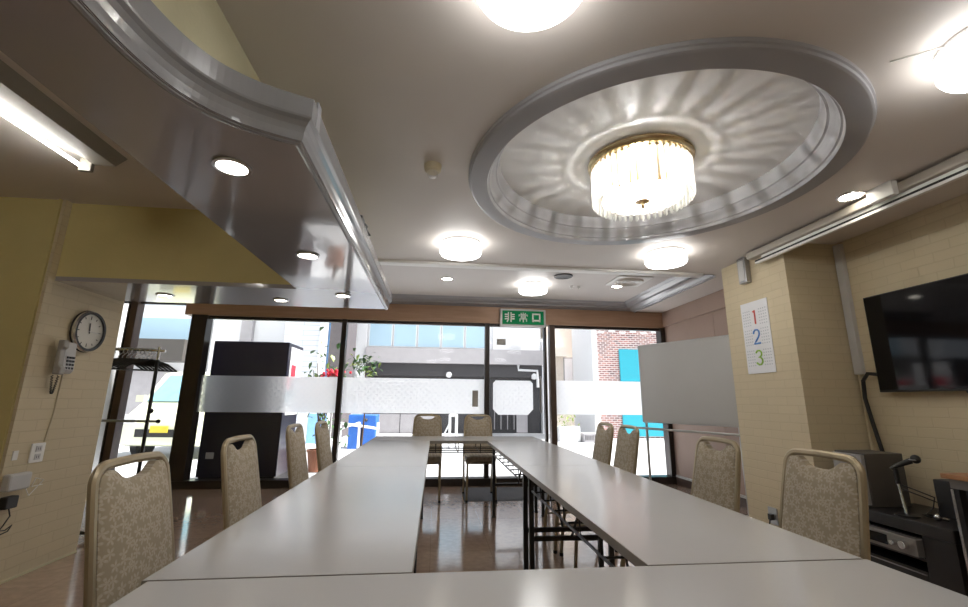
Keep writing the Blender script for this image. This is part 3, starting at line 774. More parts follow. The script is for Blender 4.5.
b = MB(); b.tube([(XW + .004, 3.34, 1.25), (XW + .004, 3.335, 1.0), (XW + .004, 3.31, .81)], .005, 'cream_pl', 6); tag(b.build('wall_conduit'), 'thin cream cable running down the brick wall from telephone to outlet', 'cable')
t = thing('outlet_plate', (XW, 3.27, .745), 'white double socket plate on the left brick wall below the phone', 'power outlet')
b = MB(); b.box(0, .010, -.05, .05, -.06, .06, 'white'); b.build('plate', t, bevel=.003)
for z in (-.025, .025):
    b = MB(); b.box(.009, .014, -.02, .02, z - .018, z + .018, 'grey_lt'); b.box(.0138, .0145, -.009, -.006, z - .008, z + .008, 'dark_pl'); b.box(.0138, .0145, .006, .009, z - .008, z + .008, 'dark_pl'); b.build('socket', t)
b = MB(); b.box(0, .006, -.018, .018, -.028, .028, "white"); tag(b.build('blank_plate', loc=(XW, 3.12, .745), bevel=.002), 'small white blank plate left of the double socket on the brick wall', 'wall plate')
t = thing('router_box', (XW, 3.145, .59), 'grey plastic network box low on the left brick wall', 'network box')
b = MB(); b.box(0, .05, -.075, .075, -.05, .05, 'grey_lt'); b.build('body', t, bevel=.012)
b = MB(); b.tube([(.03, .06, -.04), (.03, .10, -.10), (.02, .16, -.06), (.03, .19, -.02), (.02, .14, .0), (.02, .12, -.05), (.02, .2, -.05)], .003, 'white', 5); b.build('cable', t)
t = thing('power_adapter', (XW, 3.125, .475), 'black power adapter on the brick wall under the grey box', 'power adapter')
b = MB(); b.box(0, .045, -.04, .04, -.035, .035, 'dark_pl'); b.build('body', t, bevel=.006)
b = MB(); b.tube([(.03, .0, -.03), (.03, .02, -.08), (.02, .0, -.13), (.03, -.03, -.15), (.02, .02, -.16), (.02, .06, -.14), (.02, .04, -.17), (.02, -.02, -.18)], .004, 'dark_pl', 5); b.build('cord', t)

# garment rack behind the brick wall end
t = thing('garment_rack', (-2.41, 4.10, 0), 'black garment rack standing beyond the brick wall, partly hidden', 'garment rack')
b = MB(); b.tube([(0, 0, .03), (0, 0, 1.42)], .014, 'black', 8); b.tube([(0, 0, 1.40), (0, 0, 1.535)], .011, 'chrome', 8); b.build('post', t)
b = MB(); b.tube([(-1.1, 0, .03), (-1.1, 0, 1.535)], .014, 'black', 8); b.build('post', t)
b = MB(); b.tube([(-1.16, 0, 1.52), (.05, 0, 1.50)], .012, 'chrome', 8); b.build('hanging_rail', t)
b = MB(); b.tube([(-1.1, 0, .915), (.09, 0, .905)], .011, 'steel', 8); b.build('lower_rail', t)
b = MB(); b.tube([(-1.1, 0, .05), (0, 0, .05)], .014, 'black', 8)
for x in (0, -1.1): b.tube([(x, -.24, .03), (x, .24, .03)], .014, 'black', 8)
b.build('base_bar', t)
b = MB(); b.sphere((.012, 0, .99), .022, 'black'); b.sphere((.085, 0, .905), .018, 'black'); b.build('knob', t)
HP = 'black coat hangers on the garment rack'
h0 = None
for k in range(9):
    x = -.05 - .034 * k
    if h0 is None:
        h0 = thing('coat_hanger', (0, 0, 0), 'one of the black plastic coat hangers bunched on the rack', 'coat hanger', HP)
        m = MB(); pts = []
        for q in range(13):
            a = PI * 1.35 - q * PI * 1.35 / 12 - .3
            pts.append((0, .03 * math.cos(a), .03 * math.sin(a) - .008))
        pts += [(0, .0, -.05), (0, 0, -.075)]
        m.tube(pts, .0032, 'steel', 6); m.build('hook', h0)
        m = MB(); m.tube([(0, -.20, -.165), (0, -.12, -.11), (0, 0, -.075), (0, .12, -.11), (0, .20, -.165)], [.007, .0095, .010, .0095, .007], 'dark_pl', 8); m.build('shoulder', h0)
        m = MB(); m.tube([(0, -.20, -.165), (0, .20, -.165)], .006, 'dark_pl', 6); m.build('trouser_bar', h0)
        o = h0
    else:
        o = dup(h0, (0, 0, 0), h0['label'], HP)
    o.location = (-2.41 + x, 4.10, 1.4945 + (.05 - x) / 1.21 * .02); o.rotation_euler = (0, 0, -.8)

# ------------------------------------------------------------------ exit sign
t = thing('exit_sign', (1.21, 6.06, 2.265), 'green emergency exit sign with white characters above the glass door', 'sign')
b = MB(); b.box(-.33, .33, -.02, .05, -.125, .125, 'grey_lt'); b.build('casing', t, bevel=.006)
b = MB(); b.box(-.30, .30, -.026, -.02, -.098, .098, 'sign_green'); face = b.build('face', t)
def strokes(b, cx_, cz, s, segs, mat, y0=-.030, y1=-.0255, w=.012):
    for x0, z0, x1, z1 in segs:
        p = Vector((cx_ + x0 * s, 0, cz + z0 * s)); q = Vector((cx_ + x1 * s, 0, cz + z1 * s)); d = (q - p); L = d.length; d.normalize(); n = Vector((-d.z, 0, d.x)) * w / 2
        p -= d * w / 2; q += d * w / 2
        vs = [(*(v.x, y, v.z),) for y in (y0, y1) for v in (p - n, q - n, q + n, p + n)]
        b.add(vs, [(0, 1, 2, 3), (7, 6, 5, 4), (0, 4, 5, 1), (1, 5, 6, 2), (2, 6, 7, 3), (3, 7, 4, 0)], mat)
HI = [(-.15, .5, -.15, -.25), (-.15, -.25, -.28, -.5), (.15, .5, .15, -.5), (-.5, .3, -.15, .3), (-.5, .05, -.15, .05), (-.5, -.22, -.15, -.18), (.15, .3, .5, .3), (.15, .05, .5, .05), (.15, -.2, .5, -.2)]
JO = [(0, .5, 0, .3), (-.25, .46, -.16, .34), (.25, .46, .16, .34), (-.48, .28, .48, .28), (-.48, .28, -.48, .15), (.48, .28, .48, .15), (-.24, .14, .24, .14), (-.24, .14, -.24, -.04), (.24, .14, .24, -.04), (-.24, -.04, .24, -.04), (-.38, -.18, .38, -.18), (-.38, -.18, -.38, -.42), (.38, -.18, .38, -.42), (0, -.06, 0, -.5)]
KU = [(-.4, .4, .4, .4), (-.4, .4, -.4, -.42), (.4, .4, .4, -.42), (-.4, -.34, .4, -.34)]
for cx_, seg, w in ((-.195, HI, .017), (.0, JO, .013), (.19, KU, .022)):
    b = MB(); strokes(b, cx_, .004, .125, seg, 'sign_white', w=w); b.build('character', face)

# calendar on the pillar
t = thing('wall_calendar', (2.828, 3.565, 1.68), 'white three month wall calendar on the beige pillar', 'calendar')
b = MB(); b.box(-.006, 0, -.165, .165, -.32, .32, 'paper'); sheet = b.build('sheet', t)
# on a wall facing -x, the reader sees +y on the left
def num_poly(kind):
    if kind == 1: return [[(-.012, .05), (.006, .062), (.006, -.062)]]
    if kind == 2: return [[(-.036, .028), (-.03, .048), (-.012, .062), (.014, .06), (.032, .044), (.034, .02), (.02, -.004), (-.012, -.036), (-.036, -.06), (.04, -.06)]]
    return [[(-.034, .044), (-.014, .061), (.014, .06), (.031, .044), (.03, .02), (.014, .006), (-.006, .004), (.016, .0), (.034, -.018), (.035, -.04), (.016, -.06), (-.012, -.062), (-.036, -.044)]]
for k, (zc, mt) in enumerate(((.175, 'red'), (0., 'blue'), (-.185, 'green'))):
    b = MB()
    for pl in num_poly(k + 1):
        b.tube([(-.007, -x, zc + z) for x, z in pl], .008, mt, 6)
    b.build('numeral', sheet)
    g = MB()
    for r in range(6):
        for q in range(4):
            for sx in (-1, 1):
                yy = sx * (.06 + q * .026); zz = zc + .065 - r * .026
                g.box(-.0068, -.006, yy - .006, yy + .006, zz - .005, zz + .005, 'ink')
    g.build('dates', sheet)

# ------------------------------------------------------------------ whiteboard on its stand
A = Vector((2.52, 5.22, 0)); B_ = Vector((3.02, 4.16, 0)); d = (B_ - A); L = d.length; ang = math.atan2(d.y, d.x)
mid = (A + B_) / 2
t = thing('whiteboard', (mid.x, mid.y, 0), 'large whiteboard on a metal stand in the right rear corner', 'whiteboard', rz=ang)
h = L / 2
b = MB(); b.box(-h, h, -.012, .012, .88, 1.785, 'board'); b.build('board_panel', t)
b = MB()
for z in (.875, 1.785): b.box(-h - .006, h + .006, -.016, .016, z - .008, z + .008, 'alu')
for x in (-h, h): b.box(x - .008, x + .008, -.016, .016, .872, 1.79, 'alu')
b.build('board_frame', t)
b = MB(); b.tube([(-h - .17, -.03, .80), (h + .02, -.03, .795)], .014, 'alu', 8); b.build('crossbar', t)
for s_ in (-1, 1):
    b = MB(); b.tube([(s_ * (h - .03), .0, 0.07), (s_ * (h - .03), .0, .88)], .015, 'alu', 8); b.build('leg', t)
    b = MB(); b.tube([(s_ * (h - .03), -.20, .055), (s_ * (h - .03), .20, .055)], .015, 'alu', 8)
    for y in (-.18, .18): b.sphere((s_ * (h - .03), y, .027), .027, 'dark_pl')
    b.build('foot', t)

# ------------------------------------------------------------------ television and cables
t = thing('television', (3.32, 2.32, 1.545), 'large black flat television on the right brick wall', 'television')
b = MB(); b.box(-.075, -.03, -.62, .62, -.355, .355, 'dark_pl'); tvc = b.build('case', t, bevel=.004)
b = MB(); b.box(-.077, -.0745, -.612, .612, -.34, .347, 'gloss_black'); b.build('screen', t)
b = MB(); b.box(-.035, 0, -.25, .25, -.2, .2, 'dark_pl'); b.build('wall_mount', t)
b = MB(); b.box(-.0785, -.0745, -.04, .04, -.353, -.343, 'grey_lt'); b.build('badge', tvc)
b = MB(); b.tube([(-.03, -.05, -.38), (-.05, .02, -.375), (-.04, .10, -.36)], .01, 'dark_pl'); b.build('infrared_eye', tvc)
b = MB(); b.box(3.28, 3.319, 3.085, 3.15, 1.33, 2.40, 'grey_lt'); tag(b.build('cable_duct', bevel=.004), 'vertical pale grey cable duct in the corner left of the television', 'cable duct')
b = MB(); b.box(3.296, 3.319, 3.12, 3.135, .05, 1.33, 'cream_pl'); tag(b.build('wall_conduit'), 'thin cream conduit below the grey cable duct in the corner', 'cable')
b = MB(); b.tube([(3.265, 2.95, 1.32), (3.26, 3.02, 1.33), (3.27, 3.075, 1.28), (3.27, 3.085, 1.15), (3.275, 3.06, .95), (3.28, 3.03, .75), (3.285, 3.0, .55), (3.285, 2.98, .03)], .014, 'dark_pl', 8)
tag(b.build('television_cable'), 'black cable looping down from the television to the audio rack', 'cable')
t = thing('pillar_outlet', (2.83, 3.645, .19), 'metal socket plate with a plug low on the beige pillar', 'power outlet')
b = MB(); b.box(-.008, 0, -.05, .05, -.065, .065, 'steel'); b.build('plate', t, bevel=.002)
b = MB(); b.box(-.04, -.008, -.018, .018, -.03, .015, 'dark_pl'); b.tube([(-.035, 0, -.02), (-.05, .0, -.08), (-.03, -.04, -.15), (-.02, -.08, -.175)], .005, 'dark_pl', 6); b.build('plug', t)

# ------------------------------------------------------------------ audio corner
t = thing('audio_rack', (3.04, 2.57, 0), 'low charcoal audio rack against the right wall below the television', 'rack')
b = MB(); b.box(-.26, .25, -.31, .31, .375, .445, 'rack'); b.build('top_panel', t, bevel=.006)
for y, y2 in ((-.30, -.132), (.28, .30)):
    b = MB(); b.box(-.25, .25, y, y2, .02, .376, 'rack'); b.build('side_panel', t)
b = MB(); b.box(.23, .25, -.132, .28, .02, .376, 'rack'); b.build('back_panel', t)
for z in (.06, .235):
    b = MB(); b.box(-.25, .23, -.132, .28, z, z + .016, 'rack'); b.build('shelf', t)
b = MB(); b.box(-.25, .25, -.30, .30, 0, .03, 'rack'); b.build('plinth', t)
t = thing('amplifier', (2.99, 2.645, .2515), 'grey amplifier with a dark display and knobs inside the audio rack', 'amplifier')
b = MB(); b.box(-.18, .2, -.195, .195, .0, .10, 'dark_pl'); b.build('case', t)
b = MB(); b.box(-.235, -.178, -.198, .198, .004, .096, 'amp'); fp = b.build('front_panel', t, bevel=.003)
b = MB(); b.box(-.2365, -.234, -.03, .18, .022, .078, 'gloss_black'); b.build('display', fp)
for y, z, r in ((-.075, .05, .014), (-.135, .052, .022)):
    b = MB(); b.lathe([(.0001, -.03), (r * .9, -.03), (r, -.026), (r, 0)], 'chrome', (-.235, y, z), 20, frame=Matrix.Rotation(PI / 2, 4, 'Y')); b.build('knob', fp)
t = thing('tape_deck', (2.99, 2.645, .077), 'black deck with a thin metal line on the lower rack shelf', 'audio deck')
b = MB(); b.box(-.19, .2, -.195, .195, 0, .10, 'dark_pl'); b.build('case', t)
b = MB(); b.box(-.194, -.19, -.19, .19, .08, .086, 'steel'); b.build('metal_line', t)
t = thing('loudspeaker', (2.99, 2.80, .446), 'dark brown loudspeaker with grey cloth front standing on the audio rack', 'loudspeaker')
b = MB(); b.box(-.13, .15, -.03, .20, 0, .335, 'speaker_dark'); b.build('cabinet', t, bevel=.004)
b = MB(); b.box(-.155, -.13, -.025, .195, .012, .325, 'speaker_cloth'); b.build('grille', t, bevel=.004)
t = thing('microphone', (2.86, 2.56, .446), 'black microphone on a short chrome desk stand beside the loudspeaker', 'microphone')
b = MB(); b.lathe([(.0001, 0), (.06, 0), (.06, .008), (.02, .014), (.0001, .014)], 'dark_pl', n=28); b.build('base', t)
b = MB(); b.tube([(0, 0, .012), (.0, .02, .19)], .009, 'chrome', 8); b.build('stem', t)
b = MB(); b.tube([(.0, .02, .18), (-.0, .022, .27)], .013, 'dark_pl', 8); b.build('clip', t)
b = MB(); b.tube([(-.01, .04, .262), (.01, .02, .285), (.06, -.03, .32)], [.012, .013, .018], 'dark_pl', 10); b.build('handle', t)
b = MB(); b.sphere((.074, -.046, .331), .026, 'dark_pl'); b.lathe([(.0255, -.003), (.0265, 0), (.0255, .003)], 'steel', (.068, -.04, .327), 20); b.build('head', t)
b = MB()
pp = [(0, .02, .18), (.05, -.04, .15), (.10, -.09, .12), (.09, -.08, .06), (.06, -.06, .02), (.10, -.10, .012), (.13, -.03, .012), (.08, -.02, .012), (.05, -.09, .012)]
b.tube(pp, .004, 'dark_pl', 6); b.tube([(x * 1.05 + .01, y - .01, max(.012, z - .03)) for x, y, z in pp], .004, 'dark_pl', 6); b.build('cable', t)
b = MB(); b.sphere((0, 0, .02), .02, 'chrome'); b.tube([(0, 0, .015), (.03, -.03, .012), (.05, 0, .012)], .008, 'chrome', 8)
tag(b.build('adapter_plug', loc=(2.92, 2.44, .446)), 'small shiny metal plug lying among cables at the microphone foot', 'plug')
b = MB(); b.box(3.04, 3.28, 2.275, 2.53, .446, .66, 'dark_pl'); tag(b.build('amplifier_box', bevel=.006), 'plain black box on the audio rack behind the microphone', 'audio box')

# wooden desk at the right edge
t = thing('wooden_desk', (3.05, 1.60, 0), 'desk with an orange brown wooden top at the right edge of the photo', 'desk')
b = MB(); b.box(-.30, .25, -.70, .645, .715, .74, 'deskwood'); b.build('desktop', t, bevel=.004)
b = MB(); b.box(-.275, .24, -.66, .625, .665, .715, 'amp'); b.build('apron', t)
for x in (-.25, .20):
    for y in (-.62, .61):
        b = MB(); b.box(x - .02, x + .02, y - .018, y + .018, 0, .667, 'black'); b.box(x - .022, x - .0195, y + .006, y + .02, .02, .66, 'chrome'); b.build('leg', t)
b = MB(); b.box(-.25, .2, -.6, .6, .33, .35, 'rack'); b.build('shelf', t)

# door mat
b = MB(); b.box(.36, 1.50, 5.24, 6.03, 0, .003, 'mat_grey'); tag(b.build('door_mat'), 'dark grey door mat on the floor inside the glass door', 'mat')
# clips behind the canopy edge
t = thing('cable_clip', (-.41, 2.17, 1.996), 'small black clip with cord on top of the canopy edge', 'clip')
b = MB(); b.box(-.01, .012, -.05, .03, 0, .018, 'dark_pl'); b.build('body', t)
b = MB(); b.tube([(0, .02, .014), (.016, .08, .010), (.0, .14, .02), (.014, .20, .006)], .006, 'dark_pl'); b.build('cord', t)
b = MB(); b.prism([(0, 0), (.07, 0), (.07, .06)], .004, 'crown', frame_xz((-.475, 1.275, 1.95))); b.box(-.405, -.398, 1.265, 1.30, 1.93, 2.02, 'crown')
tag(b.build('bracket', fix=True), 'small metal angle bracket behind the near corner of the canopy edge', 'bracket')

# ------------------------------------------------------------------ outdoors
b = MB(); b.box(-22, 22, 6.32, 40, -.2, -.03, 'asphalt'); struct(b.build('ground_street'))
b = MB(); b.box(-6, 5, 6.30, 7.0, -.2, -.02, 'asphalt'); struct(b.build('ground_kerb'))
# office building across the street
t = thing('office_building', (0, 16, 0), 'grey office building across the street with pale blue windows and dark ground floor', 'building')
b = MB(); b.box(-2.2, 3.87, .25, 6, -.03, 2.0, 'o_dark'); b.build('ground_floor_wall', t)
b = MB(); b.box(-2.5, 3.87, 0, 6, 1.95, 2.40, 'o_dark'); b.build('dark_band', t)
b = MB(); b.box(-2.5, 3.87, -.25, 6, 2.40, 2.93, 'o_grey'); b.build('parapet', t)
b = MB(); b.box(-2.5, 3.87, .05, 6, 2.93, 4.2, 'o_white'); b.build('upper_wall', t)
for k in range(5):
    x = -2.45 + k * .87
    b = MB(); b.box(x, x + .83, -.02, .06, 2.97, 3.92, 'o_white'); f = b.build('window_frame', t)
    b = MB(); b.box(x + .03, x + .80, -.03, -.015, 3.0, 3.9, 'o_glass'); b.build('window_pane', f)
b = MB(); b.box(2.05, 2.75, -.06, .04, 2.95, 4.0, 'o_white'); b.build('wall_panel', t)
b = MB(); b.box(-3.1, -2.5, -.1, 6, -.03, 6, 'o_white'); b.build('column', t)
b = MB(); b.box(-2.5, -.0, .0, .24, -.03, .62, 'o_grey'); b.box(-1.21, -1.19, -.01, .01, -.03, .62, 'o_dark'); b.build('low_wall', t)
b = MB()
for k in range(22): b.box(1.9 + k * .06, 1.9 + k * .06 + .03, .2, .26, .1, 1.7, 'o_grey' if k % 4 == 0 else 'o_dark')
b.build('slatted_shutter', t)
b = MB(); b.tube([(3.0, -.05, 2.42), (3.0, -.05, 2.22), (3.7, -.05, 2.20), (3.72, -.05, 1.6)], .05, 'o_white', 8); b.build('drain_pipe', t)
b = MB(); b.lathe([(.0001, 0), (.10, 0), (.12, .04), (.12, .10)], 'o_white', (3.6, -.02, 2.0), 24, frame=Matrix.Rotation(-PI / 2, 4, 'X')); b.build('round_vent', t)
for x in (.46, -2.74):
    b = MB(); b.sphere((x, -.15, 2.0), .11, 'o_white'); b.build('globe_light', t)
b = MB(); b.box(2.95, 3.35, .1, .26, .0, .75, 'o_grey'); b.box(3.0, 3.06, .05, .2, 1.2, 1.35, 'o_white'); b.build('meter_box', t)
b = MB(); b.box(-3.1, 3.87, -.2, 8, 4.2, 9, 'o_white'); b.build('upper_storeys', t)
# cream building, brick building on the right
t = thing('cream_building', (4.5, 16, 0), 'cream rendered building with a recessed window, left of the brick building', 'building')
b = MB(); b.box(-.30, 1.3, .3, 4, -.03, 5.5, 'o_cream'); b.build('wall', t)
b = MB(); b.box(-.6, -.30, 0, 1, -.03, 3.4, 'o_white'); b.box(-.30, .35, -.1, .5, 2.75, 3.1, 'o_cream'); b.build('porch', t)
b = MB(); b.box(.30, .66, .25, .32, 1.5, 2.75, 'o_grey'); f = b.build('window', t)
b = MB(); b.box(.33, .63, .23, .26, 1.55, 2.7, 'o_white'); b.build('shutter', f)
t = thing('brick_building', (5.05, 13.5, 0), 'red brick building on the right with a tall cyan panel', 'building')
b = MB(); b.box(.03, 6, 0, 2.0, -.03, 7, 'o_brick'); b.build('wall', t)
b = MB(); b.box(-.14, .03, -.06, 2.0, -.03, 7, 'o_white'); b.build('corner_strip', t)
b = MB(); b.box(.76, 2.6, -.06, .02, .08, 2.76, 'o_cyan'); b.build('cyan_panel', t)
b = MB(); b.box(.03, 6, -.25, 0, -.03, .02, 'asphalt'); b.build('step', t)
b = MB()
for q in range(7):
    x = .1 + q * .36; b.box(x, x + .2, -.02, 0, 3.28 + .04 * (q % 2), 3.34 + .04 * (q % 2), 'o_white')
b.build('pale_brick', t)
# left buildings
t = thing('sided_house', (-4.15, 14, 0), 'white house with horizontal siding seen behind the vending machine', 'building')
b = MB(); b.box(-.55, .53, 0, 1.5, -.03, 6, 'o_siding'); b.build('siding_wall', t)
b = MB(); b.box(.53, .74, -.1, 1.5, -.03, 6, 'o_white'); b.build('white_corner_post', t)
b = MB(); b.box(.74, .81, .1, 1, -.03, 6, 'o_lblue'); b.build('downpipe_cover', t)
b = MB(); b.box(.81, 1.35, .0, 1.5, -.03, 6, 'o_dkgrey'); b.build('side_wall', t)
t = thing('white_building', (-6.0, 15, 0), 'bright white building with a grey post, above the vending machine', 'building')
b = MB(); b.box(-1.3, 1.2, 0, 3, -.03, 6, 'o_white'); b.build('wall', t)
b = MB(); b.box(-.35, .0, -.2, 0, -.03, 6, 'o_grey'); b.build('grey_post', t)
b = MB(); b.box(-1.0, 1.0, -.4, 0, 2.55, 2.68, 'o_grey'); b.build('canopy', t)
t = thing('shop_building', (-9.2, 14, 0), 'shop building across the street with blue glass and a dark awning', 'building')
b = MB(); b.box(-3, 1.87, .3, 4, -.03, 3.9, 'o_white'); b.build('wall', t)
b = MB(); b.box(-1.2, 1.8, .22, .32, 2.8, 3.5, 'o_glass'); b.build('shop_window', t)
b = MB(); b.box(-1.4, 1.85, -.4, .3, 2.15, 2.78, 'speaker_dark'); b.build('awning', t)
b = MB(); b.box(-1.0, 1.4, .2, .32, .0, 1.9, 'o_grey'); b.build('shutter', t)
# white rippled sheet beyond the left-most glass
b = MB(); pts = [(-5.75 + .058 * k, 6.75 + .03 * math.sin(k * 1.1)) for k in range(24)]
b.add([(x, y, -.02) for x, y in pts] + [(x, y, 2.6) for x, y in pts], [(i, i + 1, 25 + i, 24 + i) for i in range(23)], 'o_white', True)
o = b.build('tarpaulin'); sm = o.modifiers.new('thick', 'SOLIDIFY'); sm.thickness = .01
tag(o, 'white sheet hanging outside the left-most glass beside the dark post', 'sheet')

# small car
t = thing('car', (-5.05, 9.0, -.03), 'pale yellow green small car parked outside the left window', 'car', rz=-.12)
side = [(0, .28), (0, .62), (.05, .80), (.28, .98), (.38, 1.04), (.85, 1.62), (1.1, 1.68), (2.7, 1.66), (3.15, 1.0), (3.2, .35), (3.1, .25), (.1, .25)]
b = MB(); b.prism([(y, z) for y, z in side], 1.46, 'o_car', Matrix(((0, 0, 1, -.73), (1, 0, 0, 0), (0, 1, 0, 0), (0, 0, 0, 1)))); b.build('body', t, bevel=.05, seg=3, fix=True)
b = MB(); b.add([(-.62, .385, 1.06), (.62, .385, 1.06), (.55, .83, 1.585), (-.55, .83, 1.585), (-.62, .365, 1.07), (.62, .365, 1.07), (.55, .81, 1.595), (-.55, .81, 1.595)], [(0, 1, 2, 3), (7, 6, 5, 4), (0, 4, 5, 1), (1, 5, 6, 2), (2, 6, 7, 3), (3, 7, 4, 0)], 'o_wind'); b.build('windscreen', t)
b = MB(); b.box(-.45, .45, -.02, .01, .42, .56, 'dark_pl'); b.build('grille', t)
b = MB(); b.box(-.165, .165, -.035, -.018, .50, .62, 'o_yellow'); b.build('number_plate', t)
for s_ in (-1, 1):
    b = MB(); b.box(s_ * .60 - .12, s_ * .60 + .12, -.015, .05, .66, .82, 'o_whitepot'); b.build('headlamp', t, bevel=.01)
    for y in (.55, 2.6):
        b = MB(); b.lathe([(.0001, -.08), (.2, -.08), (.27, -.06), (.27, .06), (.2, .08), (.0001, .08)], 'dark_pl', (s_ * .68, y, .27), 24, frame=Matrix.Rotation(PI / 2, 4, 'Y')); b.build('wheel', t)
    b = MB(); b.box(s_ * .83 - .08, s_ * .83 + .08, .45, .52, 1.05, 1.18, 'o_car'); b.build('mirror', t)

# vending machine seen from behind
t = thing('vending_machine', (-2.58, 6.43, -.02), 'tall dark navy vending machine standing just outside the glass', 'vending machine')
b = MB(); b.box(-.505, .505, 0, .66, .11, 1.905, 'o_navy'); b.build('cabinet', t, bevel=.008)
b = MB(); b.box(-.48, .48, .02, .62, 0, .11, 'dark_pl'); b.build('plinth', t)
b = MB(); b.box(-.41, -.31, -.006, 0, .34, .42, 'grey_lt'); b.build('rating_label', t)
b = MB(); b.box(.505, .515, .08, .62, .9, 1.85, 'o_white'); b.box(.514, .518, .14, .34, 1.25, 1.6, 'o_red'); b.box(.514, .518, .34, .56, 1.15, 1.4, 'o_teal'); b.box(.514, .518, .13, .3, 1.05, 1.22, 'o_teal'); b.build('side_poster', t)

def leafy(b, centre, n, spread, size, mats, stems=True):
    for k in range(n):
        p = Vector(centre) + Vector((random.gauss(0, spread[0]), random.gauss(0, spread[1]), random.gauss(0, spread[2])))
        if p.z < .1: p.z = .1 + random.random() * .3
        R_ = Matrix.Rotation(random.uniform(0, 6.28), 3, 'Z') @ Matrix.Rotation(random.uniform(-1.2, .6), 3, 'X')
        s = size * random.uniform(.7, 1.3)
        loc = [(0, 0, 0), (-.32, .35, .06), (0, .4, 0), (.32, .35, .06), (-.22, .75, .02), (0, .8, -.04), (.22, .75, .02), (0, 1.1, -.14)]
        vs = [p + R_ @ (Vector(v) * s) for v in loc]
        b.add(vs, [(0, 2, 1), (0, 3, 2), (1, 2, 5, 4), (2, 3, 6, 5), (4, 5, 7), (5, 6, 7)], random.choice(mats), False)
t = thing('potted_plant', (-1.85, 7.66, -.02), 'tall leafy potted plant right of the vending machine', 'plant')
b = MB(); b.lathe([(.0001, 0), (.13, 0), (.17, .3), (.185, .3), (.185, .33), (.15, .33), (.15, .30), (.0001, .29)], 'o_pot', n=28); b.build('pot', t)
b = MB()
for k in range(6):
    a = k * 1.05; b.tube([(0, 0, .28), (.05 * math.cos(a), .05 * math.sin(a), .8), (.2 * math.cos(a), .2 * math.sin(a), 1.3 + .1 * k)], [.012, .009, .005], 'o_stem', 6)
b.build('stem', t)
b = MB(); leafy(b, (0, 0, 1.35), 150, (.19, .12, .36), .105, ['o_leaf', 'o_leaf', 'o_leaf', 'o_leaf2']); leafy(b, (.2, 0, .72), 50, (.12, .1, .25), .09, ['o_leaf']); b.build('foliage', t)
t = thing('flower_pot', (-1.50, 6.80, -.02), 'pot of red flowers on a thin stand left of the dark mullion', 'plant')
b = MB(); b.lathe([(.0001, 1.30), (.06, 1.30), (.085, 1.45), (.075, 1.45), (.0001, 1.43)], 'o_whitepot', n=24); b.build('pot', t)
b = MB(); b.tube([(0, 0, .02), (0, 0, 1.30)], .012, 'o_whitepot'); b.lathe([(.0001, 0), (.12, 0), (.12, .02), (.0001, .03)], 'o_whitepot', n=24); b.build('stand', t)
b = MB()
for k in range(46):
    b.sphere((random.gauss(0, .09), random.gauss(0, .05), 1.49 + random.uniform(-.04, .06)), .022, 'o_red', 6, 4)
b.build('blossoms', t)
b = MB(); leafy(b, (0, 0, 1.44), 16, (.09, .05, .03), .06, ['o_leaf']); b.build('foliage', t)
t = thing('potted_shrub', (-1.10, 7.12, -.02), 'bushy dark green potted shrub right of the thin dark mullion', 'plant')
b = MB(); b.lathe([(.0001, 0), (.12, 0), (.16, .28), (.14, .28), (.0001, .26)], 'o_whitepot', n=24); b.build('pot', t)
b = MB(); b.tube([(0, 0, .25), (.02, 0, .9), (-.01, 0, 1.6)], [.016, .012, .008], 'o_stem', 6); b.build('stem', t)
b = MB(); leafy(b, (-.04, 0, 1.66), 110, (.13, .1, .10), .085, ['o_leaf', 'o_leaf', 'o_leaf', 'o_leaf2']); b.build('foliage', t)
t = thing('blue_crate', (-1.72, 11, -.03), 'blue bins behind white railings outside, left of the far chairs', 'crate')
b = MB(); b.box(-.3, -.02, 0, .5, 0, .5, 'o_blue'); b.box(.02, .33, 0, .5, 0, .5, 'o_blue'); b.build('bin', t, bevel=.02)
b = MB(); b.box(-.31, .34, -.01, .52, .5, .78, 'o_blue'); b.sphere((.1, -.02, .66), .04, 'o_dark'); b.build('lid', t, bevel=.02)
t = thing('railing', (-1.72, 10.7, -.03), 'white metal railing in front of the blue bins', 'railing')
b = MB()
for x in (-.42, .0, .42): b.tube([(x, 0, 0), (x, 0, .62)], .03, 'o_white')
b.build('post', t)
b = MB(); b.tube([(-.45, 0, .6), (.45, 0, .48)], .03, 'o_white'); b.tube([(-.45, 0, .45), (.0, 0, .62)], .02, 'o_white'); b.build('rail', t)
t = thing('blue_board', (-2.74, 11, -.03), 'pale blue board outside behind the third left chair', 'board')
b = MB(); b.box(-.22, .2, 0, .03, .12, .80, 'o_lblue'); b.build('panel', t)
b = MB()
for x in (-.26, .24): b.box(x - .03, x + .03, 0, .04, 0, .85, 'o_white')
b.build('post', t)
t = thing('bollard', (.47, 11, -.03), 'white street barrier seen between the two far chairs', 'barrier')
b = MB()
for x in (-.1, .06): b.tube([(x, 0, 0), (x, 0, .8)], .035, 'o_white')
b.build('post', t)
b = MB(); b.tube([(-.1, 0, .78), (.06, 0, .78)], .035, 'o_white'); b.tube([(-.3, 0, .2), (-.1, 0, .6)], .02, 'o_white'); b.build('rail', t)
t = thing('planter', (3.9, 12.8, -.03), 'white planter with pale green plants outside the right window', 'plant')
b = MB(); b.box(-.3, .32, 0, .4, 0, .42, 'o_whitepot'); b.build('box', t, bevel=.01)
b = MB(); leafy(b, (0, .2, .62), 60, (.16, .1, .14), .09, ['o_leaf2']); b.build('foliage', t)
t = thing('grate_block', (4.54, 12.6, -.03), 'low grey slatted block on the pavement by the brick building', 'block')
b = MB(); b.box(-.28, .27, 0, .4, 0, .06, 'o_grey'); b.box(-.28, .27, 0, .4, .2, .25, 'o_grey')
for k in range(12): b.box(-.27 + k * .047, -.25 + k * .047, .0, .38, .06, .2, 'o_grey')
b.build('slats', t)

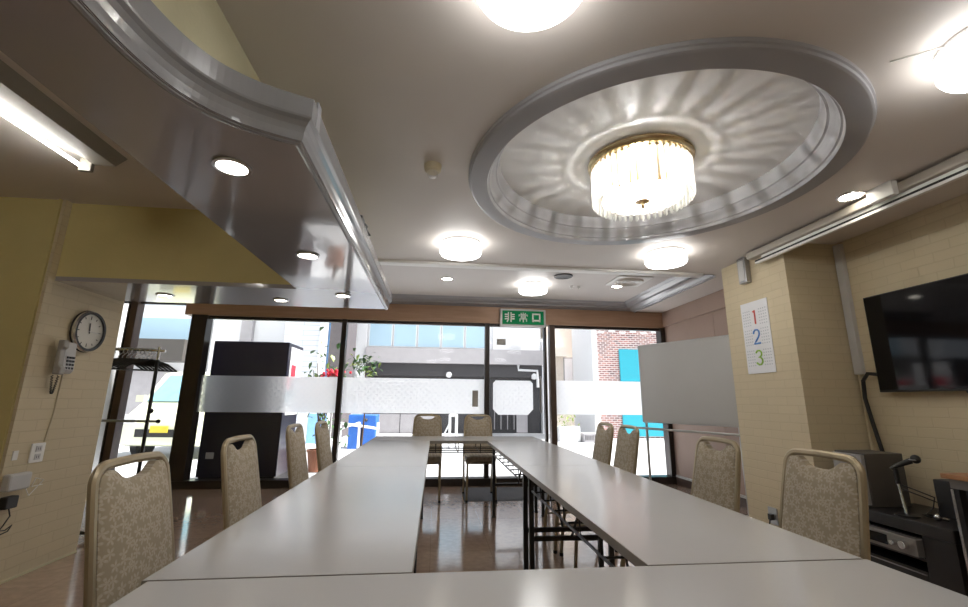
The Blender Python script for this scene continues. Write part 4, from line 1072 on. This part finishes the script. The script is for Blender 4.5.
# ------------------------------------------------------------------ light
w = bpy.data.worlds.new('sky'); sc.world = w; w.use_nodes = True
nt = w.node_tree; nt.nodes.clear()
wo = nt.nodes.new('ShaderNodeOutputWorld'); bg = nt.nodes.new('ShaderNodeBackground')
sk = nt.nodes.new('ShaderNodeTexSky'); sk.sky_type = 'HOSEK_WILKIE'; sk.turbidity = 7; sk.sun_direction = (.3, -.5, .8); sk.ground_albedo = .5
hs = nt.nodes.new('ShaderNodeHueSaturation'); hs.inputs['Saturation'].default_value = .35
nt.links.new(sk.outputs[0], hs.inputs['Color']); nt.links.new(hs.outputs[0], bg.inputs[0]); bg.inputs[1].default_value = 3.5
nt.links.new(bg.outputs[0], wo.inputs[0])
sun = bpy.data.lights.new('sun', 'SUN'); sun.energy = 8; sun.angle = .06; sun.color = (1, .97, .93)
so = bpy.data.objects.new('sun', sun); COL.objects.link(so); so.rotation_euler = Vector((-.5, .06, -.86)).to_track_quat('-Z', 'Y').to_euler(); so.location = (0, 0, 20)

# ------------------------------------------------------------------ camera
F = 436.79
yaw, pitch, roll = map(math.radians, (6.1008, 12.5735, .5558))
fwd = Vector((math.sin(yaw) * math.cos(pitch), math.cos(yaw) * math.cos(pitch), math.sin(pitch)))
right = Vector((math.cos(yaw), -math.sin(yaw), 0)); up = right.cross(fwd)
r2 = right * math.cos(roll) + up * math.sin(roll); u2 = -right * math.sin(roll) + up * math.cos(roll)
cam = bpy.data.cameras.new('camera'); cam.sensor_width = 36; cam.sensor_fit = 'HORIZONTAL'; cam.lens = F / 968 * 36; cam.clip_start = .02; cam.clip_end = 200
co = bpy.data.objects.new('camera', cam); COL.objects.link(co)
mw = Matrix((( r2.x, u2.x, -fwd.x, 0), (r2.y, u2.y, -fwd.y, 0), (r2.z, u2.z, -fwd.z, 1.1), (0, 0, 0, 1)))
co.matrix_world = mw
sc.camera = co

sc.view_settings.view_transform = 'Standard'; sc.view_settings.look = 'None'; sc.view_settings.gamma = 1; sc.view_settings.use_curve_mapping = False
sc.view_settings.exposure = 0.68
